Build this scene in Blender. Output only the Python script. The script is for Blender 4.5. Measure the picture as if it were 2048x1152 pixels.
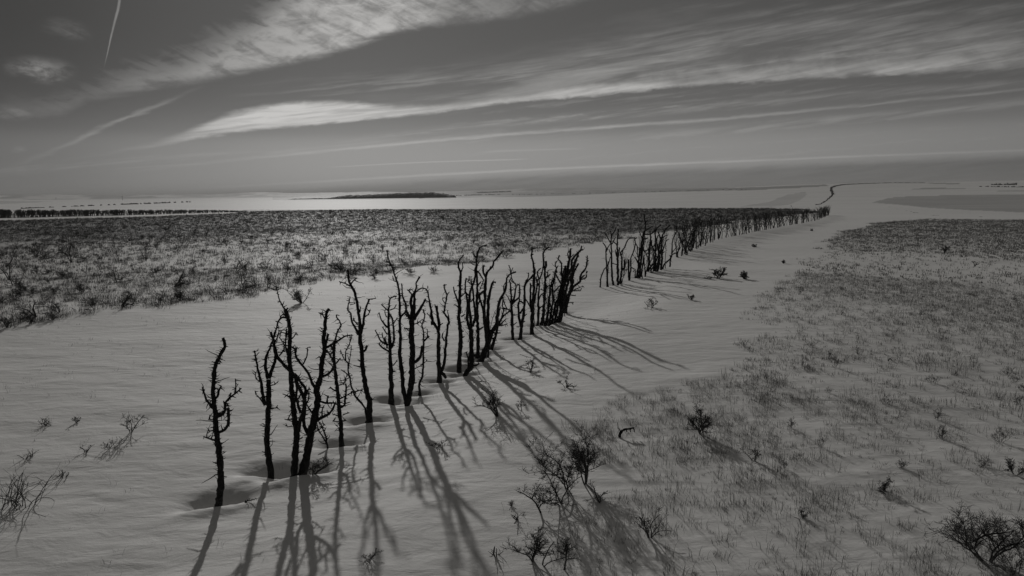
import bpy, math, random
import numpy as np
from mathutils import Matrix, Vector

# ------------------------------------------------------------------ camera
W, H = 2048.0, 1152.0
FPX = 1462.0                       # focal length in photo pixels
CH = 5.5                           # camera height
PITCH, ROLL = 7.33, -0.67
for o in list(bpy.data.objects): bpy.data.objects.remove(o)
sc = bpy.context.scene
col = sc.collection
cam_d = bpy.data.cameras.new("camera"); cam = bpy.data.objects.new("camera", cam_d); col.objects.link(cam)
cam_d.sensor_width = 36; cam_d.lens = 36*FPX/W; cam_d.clip_start = 0.1; cam_d.clip_end = 30000
MR = Matrix.Rotation(math.radians(90-PITCH), 4, 'X') @ Matrix.Rotation(math.radians(ROLL), 4, 'Z')
cam.matrix_world = Matrix.Translation((0, 0, CH)) @ MR
sc.camera = cam
R3 = np.array(MR.to_3x3())
CAM = np.array([0, 0, CH])
def pdir(x, y):
    x = np.asarray(x, float); y = np.asarray(y, float)
    l = np.stack([(x-W/2)/FPX, -(y-H/2)/FPX, -np.ones_like(x)], -1)
    return l @ R3.T
def project(P):
    l = (np.asarray(P, float)-CAM) @ R3
    z = np.minimum(l[..., 2], -1e-6)
    px = W/2+FPX*l[..., 0]/-z; py = H/2-FPX*l[..., 1]/-z
    behind = l[..., 2] > -0.05
    return np.where(behind, -9999, px), np.where(behind, 9999, py)

# ------------------------------------------------------------------ light, world, exposure
HAZE = 0.00014
SUN_AZ, SUN_EL = -13.0, 17.0       # degrees, azimuth from +Y towards +X
sc.view_settings.view_transform = 'Standard'; sc.view_settings.look = 'None'
sc.view_settings.exposure = -0.6; sc.view_settings.gamma = 1.0
sl = bpy.data.lights.new("sun", 'SUN'); sun = bpy.data.objects.new("sun", sl); col.objects.link(sun)
sl.energy = 2.45; sl.angle = math.radians(0.7); sl.color = (1, 0.985, 0.965)
a_, e_ = math.radians(SUN_AZ), math.radians(SUN_EL)
sdir = Vector((math.sin(a_)*math.cos(e_), math.cos(a_)*math.cos(e_), math.sin(e_)))
sun.rotation_euler = sdir.to_track_quat('Z', 'Y').to_euler()
world = bpy.data.worlds.new("World"); sc.world = world; world.use_nodes = True

class NT:
    """small helper for shader node trees"""
    def __init__(s, tree):
        s.t = tree; s.n = tree.nodes; s.l = tree.links
    def new(s, typ, **kw):
        n = s.n.new(typ)
        for k, v in kw.items(): setattr(n, k, v)
        return n
    def put(s, inp, v):
        if isinstance(v, bpy.types.NodeSocket): s.l.new(v, inp)
        else: inp.default_value = v
    def m(s, op, *a, clamp=False):
        n = s.new('ShaderNodeMath', operation=op, use_clamp=clamp)
        for i, v in enumerate(a): s.put(n.inputs[i], v)
        return n.outputs[0]
    def ss(s, v, a, b, c=0.0, d=1.0, smooth=True):
        n = s.new('ShaderNodeMapRange'); n.interpolation_type = 'SMOOTHSTEP' if smooth else 'LINEAR'
        for i, q in enumerate((v, a, b, c, d)): s.put(n.inputs[i], q)
        return n.outputs[0]
    def xyz(s, x, y, z):
        n = s.new('ShaderNodeCombineXYZ')
        for i, v in enumerate((x, y, z)): s.put(n.inputs[i], v)
        return n.outputs[0]
    def noise(s, vec, scale, detail=4, rough=0.5, dist=0.0):
        n = s.new('ShaderNodeTexNoise'); s.l.new(vec, n.inputs['Vector'])
        n.inputs['Scale'].default_value = scale; n.inputs['Detail'].default_value = detail
        n.inputs['Roughness'].default_value = rough; n.inputs['Distortion'].default_value = dist
        return n.outputs[0]
    def curve(s, v, pts):
        n = s.new('ShaderNodeFloatCurve'); s.put(n.inputs['Value'], v)
        cm = n.mapping; cm.use_clip = True; c = cm.curves[0]
        pts = sorted(pts)
        while len(c.points) < len(pts): c.points.new(0.5, 0.5)
        for p, q in zip(c.points, pts): p.location = (min(max(q[0], 0), 1), min(max(q[1], 0), 1)); p.handle_type = 'AUTO_CLAMPED'
        cm.update()
        return n.outputs[0]

wt = NT(world.node_tree); wt.n.clear()
tc = wt.new('ShaderNodeTexCoord'); sep = wt.new('ShaderNodeSeparateXYZ'); wt.l.new(tc.outputs['Generated'], sep.inputs[0])
DX, DY, DZ = sep.outputs
az = wt.m('ARCTAN2', DX, DY)                       # radians, 0 = +Y, positive = right
el = wt.m('ARCSINE', DZ)
AZR, ELR = math.radians(60), math.radians(35)
azn = wt.ss(az, -AZR, AZR, smooth=False)
def ae(x, y):
    d = pdir(x, y); n = np.linalg.norm(d)
    return math.atan2(d[0], d[1]), math.asin(d[2]/n)
def azN(x, y=200): return (ae(x, y)[0]+AZR)/(2*AZR)
def elN(x, y): return ae(x, y)[1]/ELR
def edge(pts):
    return wt.m('MULTIPLY', wt.curve(azn, [((ae(x, y)[0]+AZR)/(2*AZR), elN(x, y)) for x, y in pts]), ELR)
PXR = 1/FPX
# cloud texture spaces
elS = wt.m('SUBTRACT', el, wt.m('MULTIPLY', az, 0.12))
v_streak = wt.xyz(wt.m('MULTIPLY', az, 2.2), wt.m('MULTIPLY', elS, 26.0), 0.0)
v_fine = wt.xyz(wt.m('MULTIPLY', az, 7.0), wt.m('MULTIPLY', elS, 110.0), 3.1)
ca, sa = math.cos(math.radians(-24)), math.sin(math.radians(-24))
fu = wt.m('ADD', wt.m('MULTIPLY', az, ca), wt.m('MULTIPLY', el, sa))
fv = wt.m('SUBTRACT', wt.m('MULTIPLY', el, ca), wt.m('MULTIPLY', az, sa))
v_feath = wt.xyz(wt.m('MULTIPLY', fu, 7.0), wt.m('MULTIPLY', fv, 38.0), 1.7)
v_iso = wt.xyz(wt.m('MULTIPLY', az, 9.0), wt.m('MULTIPLY', el, 16.0), 5.0)
n_st = wt.noise(v_streak, 2.2, 6, 0.62, 0.4)
n_fi = wt.noise(v_fine, 1.6, 5, 0.6, 0.3)
n_fe = wt.noise(v_feath, 1.5, 6, 0.6, 0.8)
n_is = wt.noise(v_iso, 1.6, 5, 0.55, 0.6)
v_torn = wt.xyz(wt.m('MULTIPLY', az, 26.0), wt.m('MULTIPLY', elS, 60.0), 9.0)
n_torn = wt.noise(v_torn, 1.2, 6, 0.68, 0.5)
def warp(amount, n):
    w_ = wt.m('MULTIPLY', wt.m('SUBTRACT', n, 0.5), amount*PXR)
    return wt.m('ADD', wt.m('ADD', el, w_), wt.m('MULTIPLY', wt.m('SUBTRACT', n_torn, 0.5), amount*.8*PXR))
def band(lo, hi, slo, shi, inten, wamt=12, wn=None, tex=None, t0=0.3, t1=0.7, tmin=0.3, wlo=None):
    e = warp(wamt, wn if wn is not None else n_st)
    e2 = e if wlo is None else warp(wlo, n_st)
    a = wt.ss(wt.m('SUBTRACT', e2, edge(lo)), 0.0, slo*PXR)
    b = wt.ss(wt.m('SUBTRACT', edge(hi), e), 0.0, shi*PXR)
    i = wt.m('MAXIMUM', wt.curve(azn, [(azN(x), v) for x, v in inten]), 0.0)
    r = wt.m('MULTIPLY', wt.m('MULTIPLY', a, b), i)
    if tex is not None: r = wt.m('MULTIPLY', r, wt.ss(tex, t0, t1, tmin, 1.0))
    return r
def streak(pts, width, inten, wamt=6, tex=None, **k):
    return band([(x, y+width/2) for x, y in pts], [(x, y-width/2) for x, y in pts], width*0.45, width*0.55, inten, wamt, None, tex, **k)
clouds = []
# feathery cirrus, upper left to top centre
clouds.append(band([(-400, 250), (0, 236), (90, 240), (180, 212), (415, 168), (570, 138), (700, 105), (780, 76), (880, 60), (1024, 44), (1200, 2), (1400, -60)],
                   [(-400, 180), (0, 196), (140, 170), (270, 112), (365, 84), (435, 46), (510, 4), (600, -70), (800, -200), (1400, -300)],
                   24, 60, [(-400, .1), (0, .20), (140, .30), (300, .36), (450, .44), (620, .58), (760, .74), (900, .36), (1200, .14), (1500, .03)], 95, n_fe, wt.m('ADD', wt.m('MULTIPLY', n_fe, .5), wt.m('MULTIPLY', n_torn, .5)), t0=.36, t1=.62, tmin=.3, wlo=16))
# bright lens and its long tail
clouds.append(band([(-200, 345), (125, 323), (280, 301), (425, 276), (575, 260), (800, 236), (1024, 209), (1214, 193), (1349, 178), (1524, 167), (2048, 144), (2500, 120)],
                   [(-200, 338), (125, 312), (300, 280), (380, 252), (475, 216), (575, 201), (675, 197), (800, 208), (1024, 188), (1214, 162), (1349, 158), (1524, 130), (2048, 100), (2500, 80)],
                   8, 14, [(-200, 0), (150, .10), (330, .26), (390, .55), (470, .85), (620, 1.0), (800, .85), (1024, .55), (1250, .52), (1400, .28), (1700, .14), (2048, .10), (2500, .05)], 14, n_st, n_fi, t0=.3, t1=.65, tmin=.6))
# broad thin sheet above it
clouds.append(band([(300, 290), (700, 235), (1024, 209), (1214, 193), (1524, 167), (2048, 144), (2500, 120)],
                   [(300, 250), (600, 190), (850, 120), (1100, 60), (1300, 5), (1600, -20), (2048, -40), (2500, -60)],
                   10, 120, [(300, .0), (600, .10), (900, .26), (1200, .30), (1600, .24), (2048, .18), (2500, .15)], 26, n_is, n_st, t0=.36, t1=.7, tmin=.18))
clouds.append(band([(900, 205), (1214, 190), (1400, 172), (1700, 160), (2048, 140), (2500, 120)],
                   [(900, 170), (1214, 120), (1400, 90), (1700, 60), (2048, 20), (2500, 0)],
                   18, 60, [(900, 0), (1250, .12), (1500, .15), (1800, .12), (2500, .1)], 30, n_is, n_is, t0=.42, t1=.62, tmin=.1))
# streaks below
clouds.append(streak([(200, 350), (500, 317), (700, 297), (1024, 268), (1400, 240), (1700, 212), (2048, 178)], 11,
                     [(200, 0), (520, .14), (800, .38), (1100, .40), (1400, .24), (2048, .14)], 8, n_fi, t0=.25, t1=.6, tmin=.4))
clouds.append(streak([(600, 290), (1024, 245), (1400, 215), (1700, 190), (2048, 165)], 26,
                     [(600, 0), (900, .16), (1200, .22), (1500, .16), (2048, .14)], 12, n_fi, t0=.35, t1=.65, tmin=.1))
clouds.append(streak([(1000, 285), (1400, 262), (1700, 235), (2048, 205), (2400, 180)], 30,
                     [(1000, 0), (1300, .1), (1600, .16), (2048, .14), (2400, .1)], 12, n_fi, t0=.35, t1=.65, tmin=.1))
clouds.append(streak([(300, 382), (720, 358), (1024, 341), (1400, 325), (2048, 300), (2400, 290)], 8,
                     [(300, 0), (600, .16), (850, .34), (1300, .30), (1700, .2), (2048, .1)], 3, n_fi, t0=.25, t1=.6, tmin=.5))
clouds.append(streak([(640, 335), (720, 331), (860, 324), (1020, 319), (1100, 316)], 4,
                     [(640, 0), (740, .28), (900, .34), (1000, .28), (1060, 0)], 2))
clouds.append(streak([(950, 304), (1060, 300), (1160, 297)], 6, [(950, 0), (1040, .12), (1100, .12), (1170, 0)], 2))
clouds.append(streak([(200, 340), (300, 333), (400, 328)], 5, [(200, 0), (280, .06), (350, .06), (420, 0)], 2))
clouds.append(streak([(0, 337), (60, 318), (130, 291), (200, 258), (250, 236), (310, 212), (375, 185), (430, 160)], 17,
                     [(0, 0), (60, .06), (140, .14), (230, .27), (290, .24), (350, .09), (420, 0)], 14, n_fi, t0=.25, t1=.6, tmin=.4))
def puff(x, y, rx, ry, k):
    A, E = ae(x, y)
    dx = wt.m('DIVIDE', wt.m('SUBTRACT', az, A), rx*PXR); dy = wt.m('DIVIDE', wt.m('SUBTRACT', warp(14, n_is), E), ry*PXR)
    r = wt.m('SQRT', wt.m('ADD', wt.m('MULTIPLY', dx, dx), wt.m('MULTIPLY', dy, dy)))
    return wt.m('MULTIPLY', wt.m('MULTIPLY', wt.ss(r, 1.0, 0.0, 0, k*1.5), wt.ss(n_fe, .35, .62, .15, 1)), wt.ss(n_torn, .35, .62, .1, 1))
for y0, x0, x1, k_, w_ in ((255, -150, 500, .10, 26), (330, 900, 2300, .06, 6), (205, 1500, 2400, .10, 12), (148, 1400, 2400, .10, 14), (112, 1100, 1900, .12, 40), (70, 1350, 2300, .10, 34), (168, 1250, 2300, .10, 16), (275, 500, 1500, .08, 10), (140, 450, 1250, .12, 60), (190, 350, 900, .10, 40), (243, 900, 1500, .16, 8), (250, 700, 1300, .12, 6), (150, 600, 1500, .10, 34), (128, 1000, 2300, .12, 26), (262, 250, 1300, .10, 16), (232, 1150, 2300, .09, 14), (300, 700, 2100, .05, 10),
                           (182, 420, 1200, .10, 20), (95, 1150, 2300, .10, 24), (215, 850, 1700, .12, 18), (352, 900, 2300, .05, 8), (368, 200, 1300, .05, 8), (42, 1250, 2300, .08, 26)):
    xs_ = [x0+(x1-x0)*q/5 for q in range(6)]
    clouds.append(streak([(x, y0-(x-1024)*.085) for x in xs_], w_, [(x, k_*(0, .8, 1, .9, .7, 0)[q]) for q, x in enumerate(xs_)], 26, n_fi, t0=.38, t1=.66, tmin=.0))
clouds += [puff(80, 140, 62, 28, .24), puff(130, 62, 48, 26, .11), puff(38, 298, 14, 8, .1), puff(20, 222, 60, 18, .12)]
# aircraft trail: azimuth as a function of elevation
eln = wt.ss(el, 0, ELR, smooth=False)
cpts = [(250, -60), (239, 0), (223, 70), (207, 140)]
cz = wt.curve(eln, [(elN(x, y), (ae(x, y)[0]+AZR)/(2*AZR)) for x, y in cpts])
cz = wt.m('ADD', wt.m('SUBTRACT', wt.m('MULTIPLY', cz, 2*AZR), AZR), wt.m('MULTIPLY', wt.m('SUBTRACT', n_is, .5), 5*PXR))
cd = wt.m('ABSOLUTE', wt.m('SUBTRACT', az, cz))
cw = wt.ss(el, ae(207, 142)[1], ae(240, 0)[1], 0.9*PXR, 3.2*PXR)
clouds.append(wt.m('MULTIPLY', wt.ss(wt.m('DIVIDE', cd, cw), 1.0, 0.2, 0, .24), wt.ss(el, ae(207, 142)[1], ae(215, 100)[1])))
cov = 0.0
for c in clouds:
    cov = wt.m('ADD', cov, c)
# soft cloud cover outside the framed part of the sky
hi = wt.m('MULTIPLY', wt.ss(el, math.radians(17), math.radians(30)), wt.ss(n_st, .35, .75, 0, .18))
cov = wt.m('ADD', cov, hi)
cov = wt.m('MULTIPLY', cov, wt.ss(n_st, .2, .6, .75, 1.08))
cov = wt.m('MULTIPLY', wt.m('MINIMUM', cov, 1.0), wt.ss(el, 0, 0.01))
sky = wt.new('ShaderNodeTexSky', sky_type='NISHITA', sun_disc=False)
sky.sun_elevation = e_; sky.sun_rotation = a_; sky.air_density = 1.0; sky.dust_density = 0.6
bw = wt.new('ShaderNodeRGBToBW'); wt.l.new(sky.outputs[0], bw.inputs[0])
# red-filter black and white response: compress the glow, then shape by height and side
lum = wt.m('POWER', wt.m('MULTIPLY', bw.outputs[0], 0.09), 0.25)
prof = wt.curve(eln, [(elN(1024, 388), .54), (elN(1024, 352), .60), (elN(1024, 310), .60), (elN(1024, 260), .43),
                      (elN(1024, 200), .30), (elN(1024, 120), .235), (elN(1024, 0), .20), (0.6, .19), (1.0, .20)])
# grey stratus layer resting on the horizon, thicker to the right
sted = edge([(-400, 400), (0, 396), (400, 386), (720, 364), (1024, 346), (1400, 331), (2048, 304), (2500, 290)])
st_k = wt.curve(azn, [(azN(0), 0), (azN(300), .1), (azN(700), .30), (azN(1100), .42), (azN(2048), .46)])
strat = wt.m('MULTIPLY', wt.ss(wt.m('SUBTRACT', sted, warp(10, n_st)), -2*PXR, 16*PXR), wt.m('MULTIPLY', st_k, wt.ss(n_fi, .3, .7, .75, 1)))
azw = wt.curve(azn, [(0, .45), (azN(-200), .5), (azN(0), .56), (azN(400), .84), (azN(800), 1.0), (azN(1300), 1.0), (azN(2048), .84), (1, .55)])
azw = wt.m('ADD', azw, wt.ss(el, math.radians(8), math.radians(16), 0, 0.12))
base = wt.m('MULTIPLY', wt.m('MULTIPLY', wt.m('MULTIPLY', prof, azw), wt.m('SUBTRACT', 1.0, strat)), wt.m('MULTIPLY', lum, 0.64))
CLOUD_L = 0.88
val = wt.m('ADD', wt.m('MULTIPLY', base, wt.m('SUBTRACT', 1.0, cov)), wt.m('MULTIPLY', cov, CLOUD_L))
tint = wt.new('ShaderNodeMix', data_type='RGBA', blend_type='MULTIPLY'); tint.inputs[0].default_value = 1.0
wt.l.new(val, tint.inputs[6]); tint.inputs[7].default_value = (1.0, 0.985, 0.96, 1)
bg = wt.new('ShaderNodeBackground'); wt.l.new(tint.outputs[2], bg.inputs[0]); bg.inputs[1].default_value = 1.0
wo = wt.new('ShaderNodeOutputWorld'); wt.l.new(bg.outputs[0], wo.inputs[0])
world.cycles.sampling_method = 'MANUAL'; world.cycles.sample_map_resolution = 512

# ------------------------------------------------------------------ materials
def mat(name, c, rough=0.8, spec=0.3):
    m = bpy.data.materials.new(name); m.use_nodes = True
    t = NT(m.node_tree); b = m.node_tree.nodes['Principled BSDF']
    b.inputs['Base Color'].default_value = (*c, 1); b.inputs['Roughness'].default_value = rough
    b.inputs['Specular IOR Level'].default_value = spec
    return m, t, b
def grey(v): return (v, v*0.985, v*0.955)
def mixc(t, f, a, b):
    n = t.new('ShaderNodeMix', data_type='RGBA'); t.put(n.inputs[0], f)
    for i, v in ((6, a), (7, b)):
        if isinstance(v, bpy.types.NodeSocket): t.l.new(v, n.inputs[i])
        else: n.inputs[i].default_value = (*v, 1)
    return n.outputs[2]
def attr(t, name):
    n = t.new('ShaderNodeAttribute'); n.attribute_name = name; return n.outputs['Fac']

M_snow, t, b = mat('snow', grey(.74), .75, .12)
geo = t.new('ShaderNodeNewGeometry'); pos = geo.outputs['Position']
sp = t.new('ShaderNodeSeparateXYZ'); t.l.new(pos, sp.inputs[0])
rip = t.xyz(t.m('MULTIPLY', sp.outputs[0], .75), t.m('MULTIPLY', sp.outputs[1], 1.9), 0.0)
n1 = t.noise(rip, 1.1, 3, .45, .25)
rip2 = t.xyz(t.m('MULTIPLY', sp.outputs[0], .33), t.m('MULTIPLY', sp.outputs[1], .62), 7.0)
n1b = t.noise(rip2, .9, 3, .5, .2)
n_am = t.ss(t.noise(pos, .22, 4, .6), .35, .68, .4, 1.0)
nl_ = t.noise(t.xyz(t.m('MULTIPLY', sp.outputs[0], .8), t.m('MULTIPLY', sp.outputs[1], 1.3), 2.0), 1.7, 4, .55, .4)
n2 = t.noise(pos, 26, 3, .65)
n3 = t.noise(pos, 150, 2, .6)
n4 = t.noise(pos, .02, 5, .6)
litter = attr(t, 'litter'); soil = attr(t, 'soil')
nl = t.noise(t.xyz(t.m('MULTIPLY', sp.outputs[0], .35), t.m('MULTIPLY', sp.outputs[1], .35), 0.0), 1.0, 6, .7)
lf = t.m('MULTIPLY', litter, t.ss(t.m('ADD', nl, t.m('MULTIPLY', litter, .25)), .45, .65))
c = mixc(t, t.ss(n4, .35, .7), grey(.72), grey(.80))
c = mixc(t, t.m('MULTIPLY', t.ss(t.noise(pos, 70, 2, .7), .3, .7), .34), c, grey(.55))  # fine colour grain, painted in place of the glittering sparkle of near snow
c = mixc(t, lf, c, grey(.17))
c = mixc(t, t.m('MULTIPLY', soil, t.ss(t.noise(pos, .05, 5, .6), .25, .6, .75, 1)), c, grey(.17))
t.l.new(c, b.inputs['Base Color'])
bmp = t.new('ShaderNodeBump'); bmp.inputs['Strength'].default_value = 0.5; bmp.inputs['Distance'].default_value = 1.0
hgt = t.m('ADD', t.m('ADD', t.m('MULTIPLY', t.m('MULTIPLY', n1, .075), n_am), t.m('ADD', t.m('MULTIPLY', n1b, .12), t.m('MULTIPLY', nl_, .075))), t.m('ADD', t.m('MULTIPLY', n2, .0055), t.m('MULTIPLY', n3, .003)))
t.l.new(hgt, bmp.inputs['Height']); t.l.new(bmp.outputs[0], b.inputs['Normal'])

def wood(name, lo, hi, sc_=30):
    m, t, b = mat(name, grey(lo), .9, .15)
    tcn = t.new('ShaderNodeTexCoord'); mp = t.new('ShaderNodeMapping'); mp.inputs['Scale'].default_value = (1, 1, .25)
    t.l.new(tcn.outputs['Object'], mp.inputs[0])
    n = t.noise(mp.outputs[0], sc_, 5, .7)
    t.l.new(mixc(t, t.ss(n, .5, .72), grey(lo), grey(hi)), b.inputs['Base Color'])
    bp = t.new('ShaderNodeBump'); bp.inputs['Strength'].default_value = .8; bp.inputs['Distance'].default_value = .02
    t.l.new(n, bp.inputs['Height']); t.l.new(bp.outputs[0], b.inputs['Normal'])
    return m
M_bark = wood('dead_bark', .016, .05); M_twig = wood('dead_twig', .014, .022)
M_bush = wood('bush_stem', .055, .11); M_grey = wood('dry_stem', .11, .19)
M_grass = wood('dry_grass', .19, .36, 2.0); M_scrub = wood('dry_scrub', .095, .19, .6)
M_far = wood('far_wood', .06, .10, .02)

# ------------------------------------------------------------------ noise and terrain
def _hash(ix, iy, s):
    n = (ix*374761393 + iy*668265263 + s*974634777) & 0x7fffffff
    n = ((n ^ (n >> 13))*1274126177) & 0x7fffffff
    return ((n ^ (n >> 16)) & 0xffff)/65535.0
def vnoise(x, y, s=0):
    x = np.asarray(x, float); y = np.asarray(y, float)
    ix = np.floor(x).astype(np.int64); iy = np.floor(y).astype(np.int64)
    fx = x-ix; fy = y-iy; fx = fx*fx*(3-2*fx); fy = fy*fy*(3-2*fy)
    a = _hash(ix, iy, s)*(1-fx)+_hash(ix+1, iy, s)*fx
    b = _hash(ix, iy+1, s)*(1-fx)+_hash(ix+1, iy+1, s)*fx
    return a*(1-fy)+b*fy
def fbm(x, y, s=0, o=4):
    r = 0; a = .5; f = 1.0; tot = 0
    for k in range(o):
        r = r+a*vnoise(np.asarray(x)*f, np.asarray(y)*f, s+k*17); tot += a; a *= .5; f *= 2.03
    return r/tot
def sst(v, a, b):
    q = np.clip((v-a)/(b-a), 0, 1); return q*q*(3-2*q)
ROW_Y = np.array([0, 13.2, 17.6, 27.4, 33.4, 44, 61, 100, 163, 300])
ROW_X = np.array([-11, -5.3, -3.4, 0.0, 2.5, 6.5, 13.9, 33, 70, 150])
def terrain0(x, y):
    x = np.asarray(x, float); y = np.asarray(y, float)
    d = np.hypot(x, y)+1e-6; a = np.arctan2(x, y)
    z = (fbm(x/14, y/9, 3, 3)-.5)*.34*np.exp(-d/200)
    s = (x-np.interp(y, ROW_Y, ROW_X))*0.9
    ramp = sst(s, 0.1, 4.5)*(1-sst(s, 9, 20))
    z = z+ramp*.40*(1-sst(y, 32, 75))
    z = z+(fbm(x/1.7, y/.9, 9, 3)-.5)*.07*np.exp(-d/45)
    # rise on the right, far low hills
    aw = sst(a, math.radians(0), math.radians(25))*(1-.0*sst(a, 1, 2))
    z = z+aw*17.0*sst(d, 230, 1450)*(1-.5*sst(d, 1500, 3500))
    rid = fbm(a*9+3, d*0+2.5, 21, 5)
    z = z+sst(d, 3200, 6200)*(8+46*rid)
    z = z+sst(d, 1400, 2800)*6*fbm(a*14, d/900, 33, 3)
    return z
PITS = []                          # x, y, depth, half width
def terrain(x, y):
    z = terrain0(x, y)
    x = np.asarray(x, float); y = np.asarray(y, float)
    for (px, py, dep, w) in PITS:
        r = math.hypot(px, py); ux, uy = px/r, py/r          # away from the viewpoint side
        v = (x-px)*ux+(y-py)*uy; u = (x-px)*uy-(y-py)*ux
        m = (np.abs(u) < 4*w) & (np.abs(v) < 3*w+1)
        if not m.any(): continue
        u = u[m] if x.ndim else u; v = v[m] if x.ndim else v
        v = v-.10; nz = fbm(u*2.2+px*3, v*2.2+py, 77, 3) if x.ndim else .5
        v = v+(nz-.5)*.25
        g = np.where(v > 0, np.exp(-(v/(w*.85))**2), np.exp(-(v/(.17))**2))
        lip = .25*dep*np.exp(-((v+.42)/.22)**2)*np.exp(-(u/(w*1.4))**2)
        dz = -dep*g*np.exp(-(np.abs(u)/(w*1.15))**2.4)+lip
        if x.ndim: z[m] += dz
        else: z = z+dz
    return z
_T = np.geomspace(4, 9000, 900)
def ground(px, py, fn=terrain0):
    """where the line of sight through a photo point meets the terrain"""
    d = pdir(px, py).reshape(-1, 3)
    out = []
    for v in d:
        h = v/np.hypot(v[0], v[1])
        X = h[0]*_T; Y = h[1]*_T; Z = CH+h[2]*_T
        g = Z-fn(X, Y); k = np.argmax(g < 0)
        if g[k] >= 0: k = len(_T)-200
        k = max(k, 1); f = g[k-1]/(g[k-1]-g[k]+1e-12); f = min(max(f, 0), 1)
        tt = _T[k-1]+f*(_T[k]-_T[k-1])
        x, y = h[0]*tt, h[1]*tt
        out.append((x, y, float(fn(np.array([x]), np.array([y]))[0])))
    return np.array(out)
def inpoly(x, y, poly):
    r = np.zeros(x.shape, bool); n = len(poly)
    for i in range(n):
        x1, y1 = poly[i]; x2, y2 = poly[(i+1) % n]
        c = ((y1 > y) != (y2 > y)) & (x < (x2-x1)*(y-y1)/((y2-y1) if y2 != y1 else 1e-9)+x1)
        r ^= c
    return r

# ------------------------------------------------------------------ scene helpers
def tag(o, label=None, cat=None, group=None, kind=None):
    if label: o['label'] = label
    if cat: o['category'] = cat
    if group: o['group'] = group
    if kind: o['kind'] = kind
    return o
def empty(name, loc, rz=0):
    o = bpy.data.objects.new(name, None); col.objects.link(o); o.location = loc; o.rotation_euler = (0, 0, rz)
    o.empty_display_size = .2
    return o
class MB:
    def __init__(s): s.v = []; s.f = []
    def tube(s, P, R, sides=5, rng=None, rough=0.0):
        P = np.asarray(P, float); n = len(P); b0 = len(s.v)
        T = np.gradient(P, axis=0); T /= np.linalg.norm(T, axis=1)[:, None]+1e-9
        ref = np.array([1., 0, 0]) if abs(T[0][0]) < .8 else np.array([0, 1., 0])
        A = np.cross(T, ref); A /= np.linalg.norm(A, axis=1)[:, None]+1e-9
        B = np.cross(T, A)
        for i in range(n):
            for k in range(sides):
                an = 2*math.pi*k/sides
                r = R[i]*(1+(rough*(rng.random()*2-1) if rng else 0))
                s.v.append(tuple(P[i]+(A[i]*math.cos(an)+B[i]*math.sin(an))*r))
        for i in range(n-1):
            for k in range(sides):
                a = b0+i*sides+k; c = b0+i*sides+(k+1) % sides
                s.f.append((a, c, c+sides, a+sides))
        s.f.append(tuple(b0+(n-1)*sides+k for k in range(sides)))
        s.f.append(tuple(b0+k for k in reversed(range(sides))))
    def mesh(s, name, m, origin=(0, 0, 0)):
        me = bpy.data.meshes.new(name)
        V = np.array(s.v)-np.array(origin)
        me.from_pydata(V.tolist(), [], s.f); me.materials.append(m)
        return me
    def build(s, name, m, parent=None, origin=(0, 0, 0)):
        o = bpy.data.objects.new(name, s.mesh(name, m, origin)); col.objects.link(o)
        if parent: o.parent = parent
        return o
def raw_mesh(name, V, F, m):
    me = bpy.data.meshes.new(name)
    V = np.ascontiguousarray(V, np.float32); F = np.ascontiguousarray(F, np.int32)
    k = F.shape[1]
    me.vertices.add(len(V)); me.vertices.foreach_set('co', V.ravel())
    me.loops.add(F.size); me.loops.foreach_set('vertex_index', F.ravel())
    me.polygons.add(len(F)); me.polygons.foreach_set('loop_start', np.arange(0, F.size, k, dtype=np.int32))
    me.polygons.foreach_set('loop_total', np.full(len(F), k, np.int32))
    me.materials.append(m); me.update(calc_edges=True); me.validate()
    return me
def catmull(P, step):
    P = np.asarray(P, float)
    if len(P) < 2: return P
    Q = np.vstack([2*P[0]-P[1], P, 2*P[-1]-P[-2]]); out = []
    for i in range(1, len(Q)-2):
        n = max(1, int(np.linalg.norm(Q[i+1][:2]-Q[i][:2])/step))
        for k in range(n):
            u = k/n
            out.append(.5*((2*Q[i])+(-Q[i-1]+Q[i+1])*u+(2*Q[i-1]-5*Q[i]+4*Q[i+1]-Q[i+2])*u*u+(-Q[i-1]+3*Q[i]-3*Q[i+1]+Q[i+2])*u**3))
    out.append(P[-1]); return np.array(out)

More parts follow.
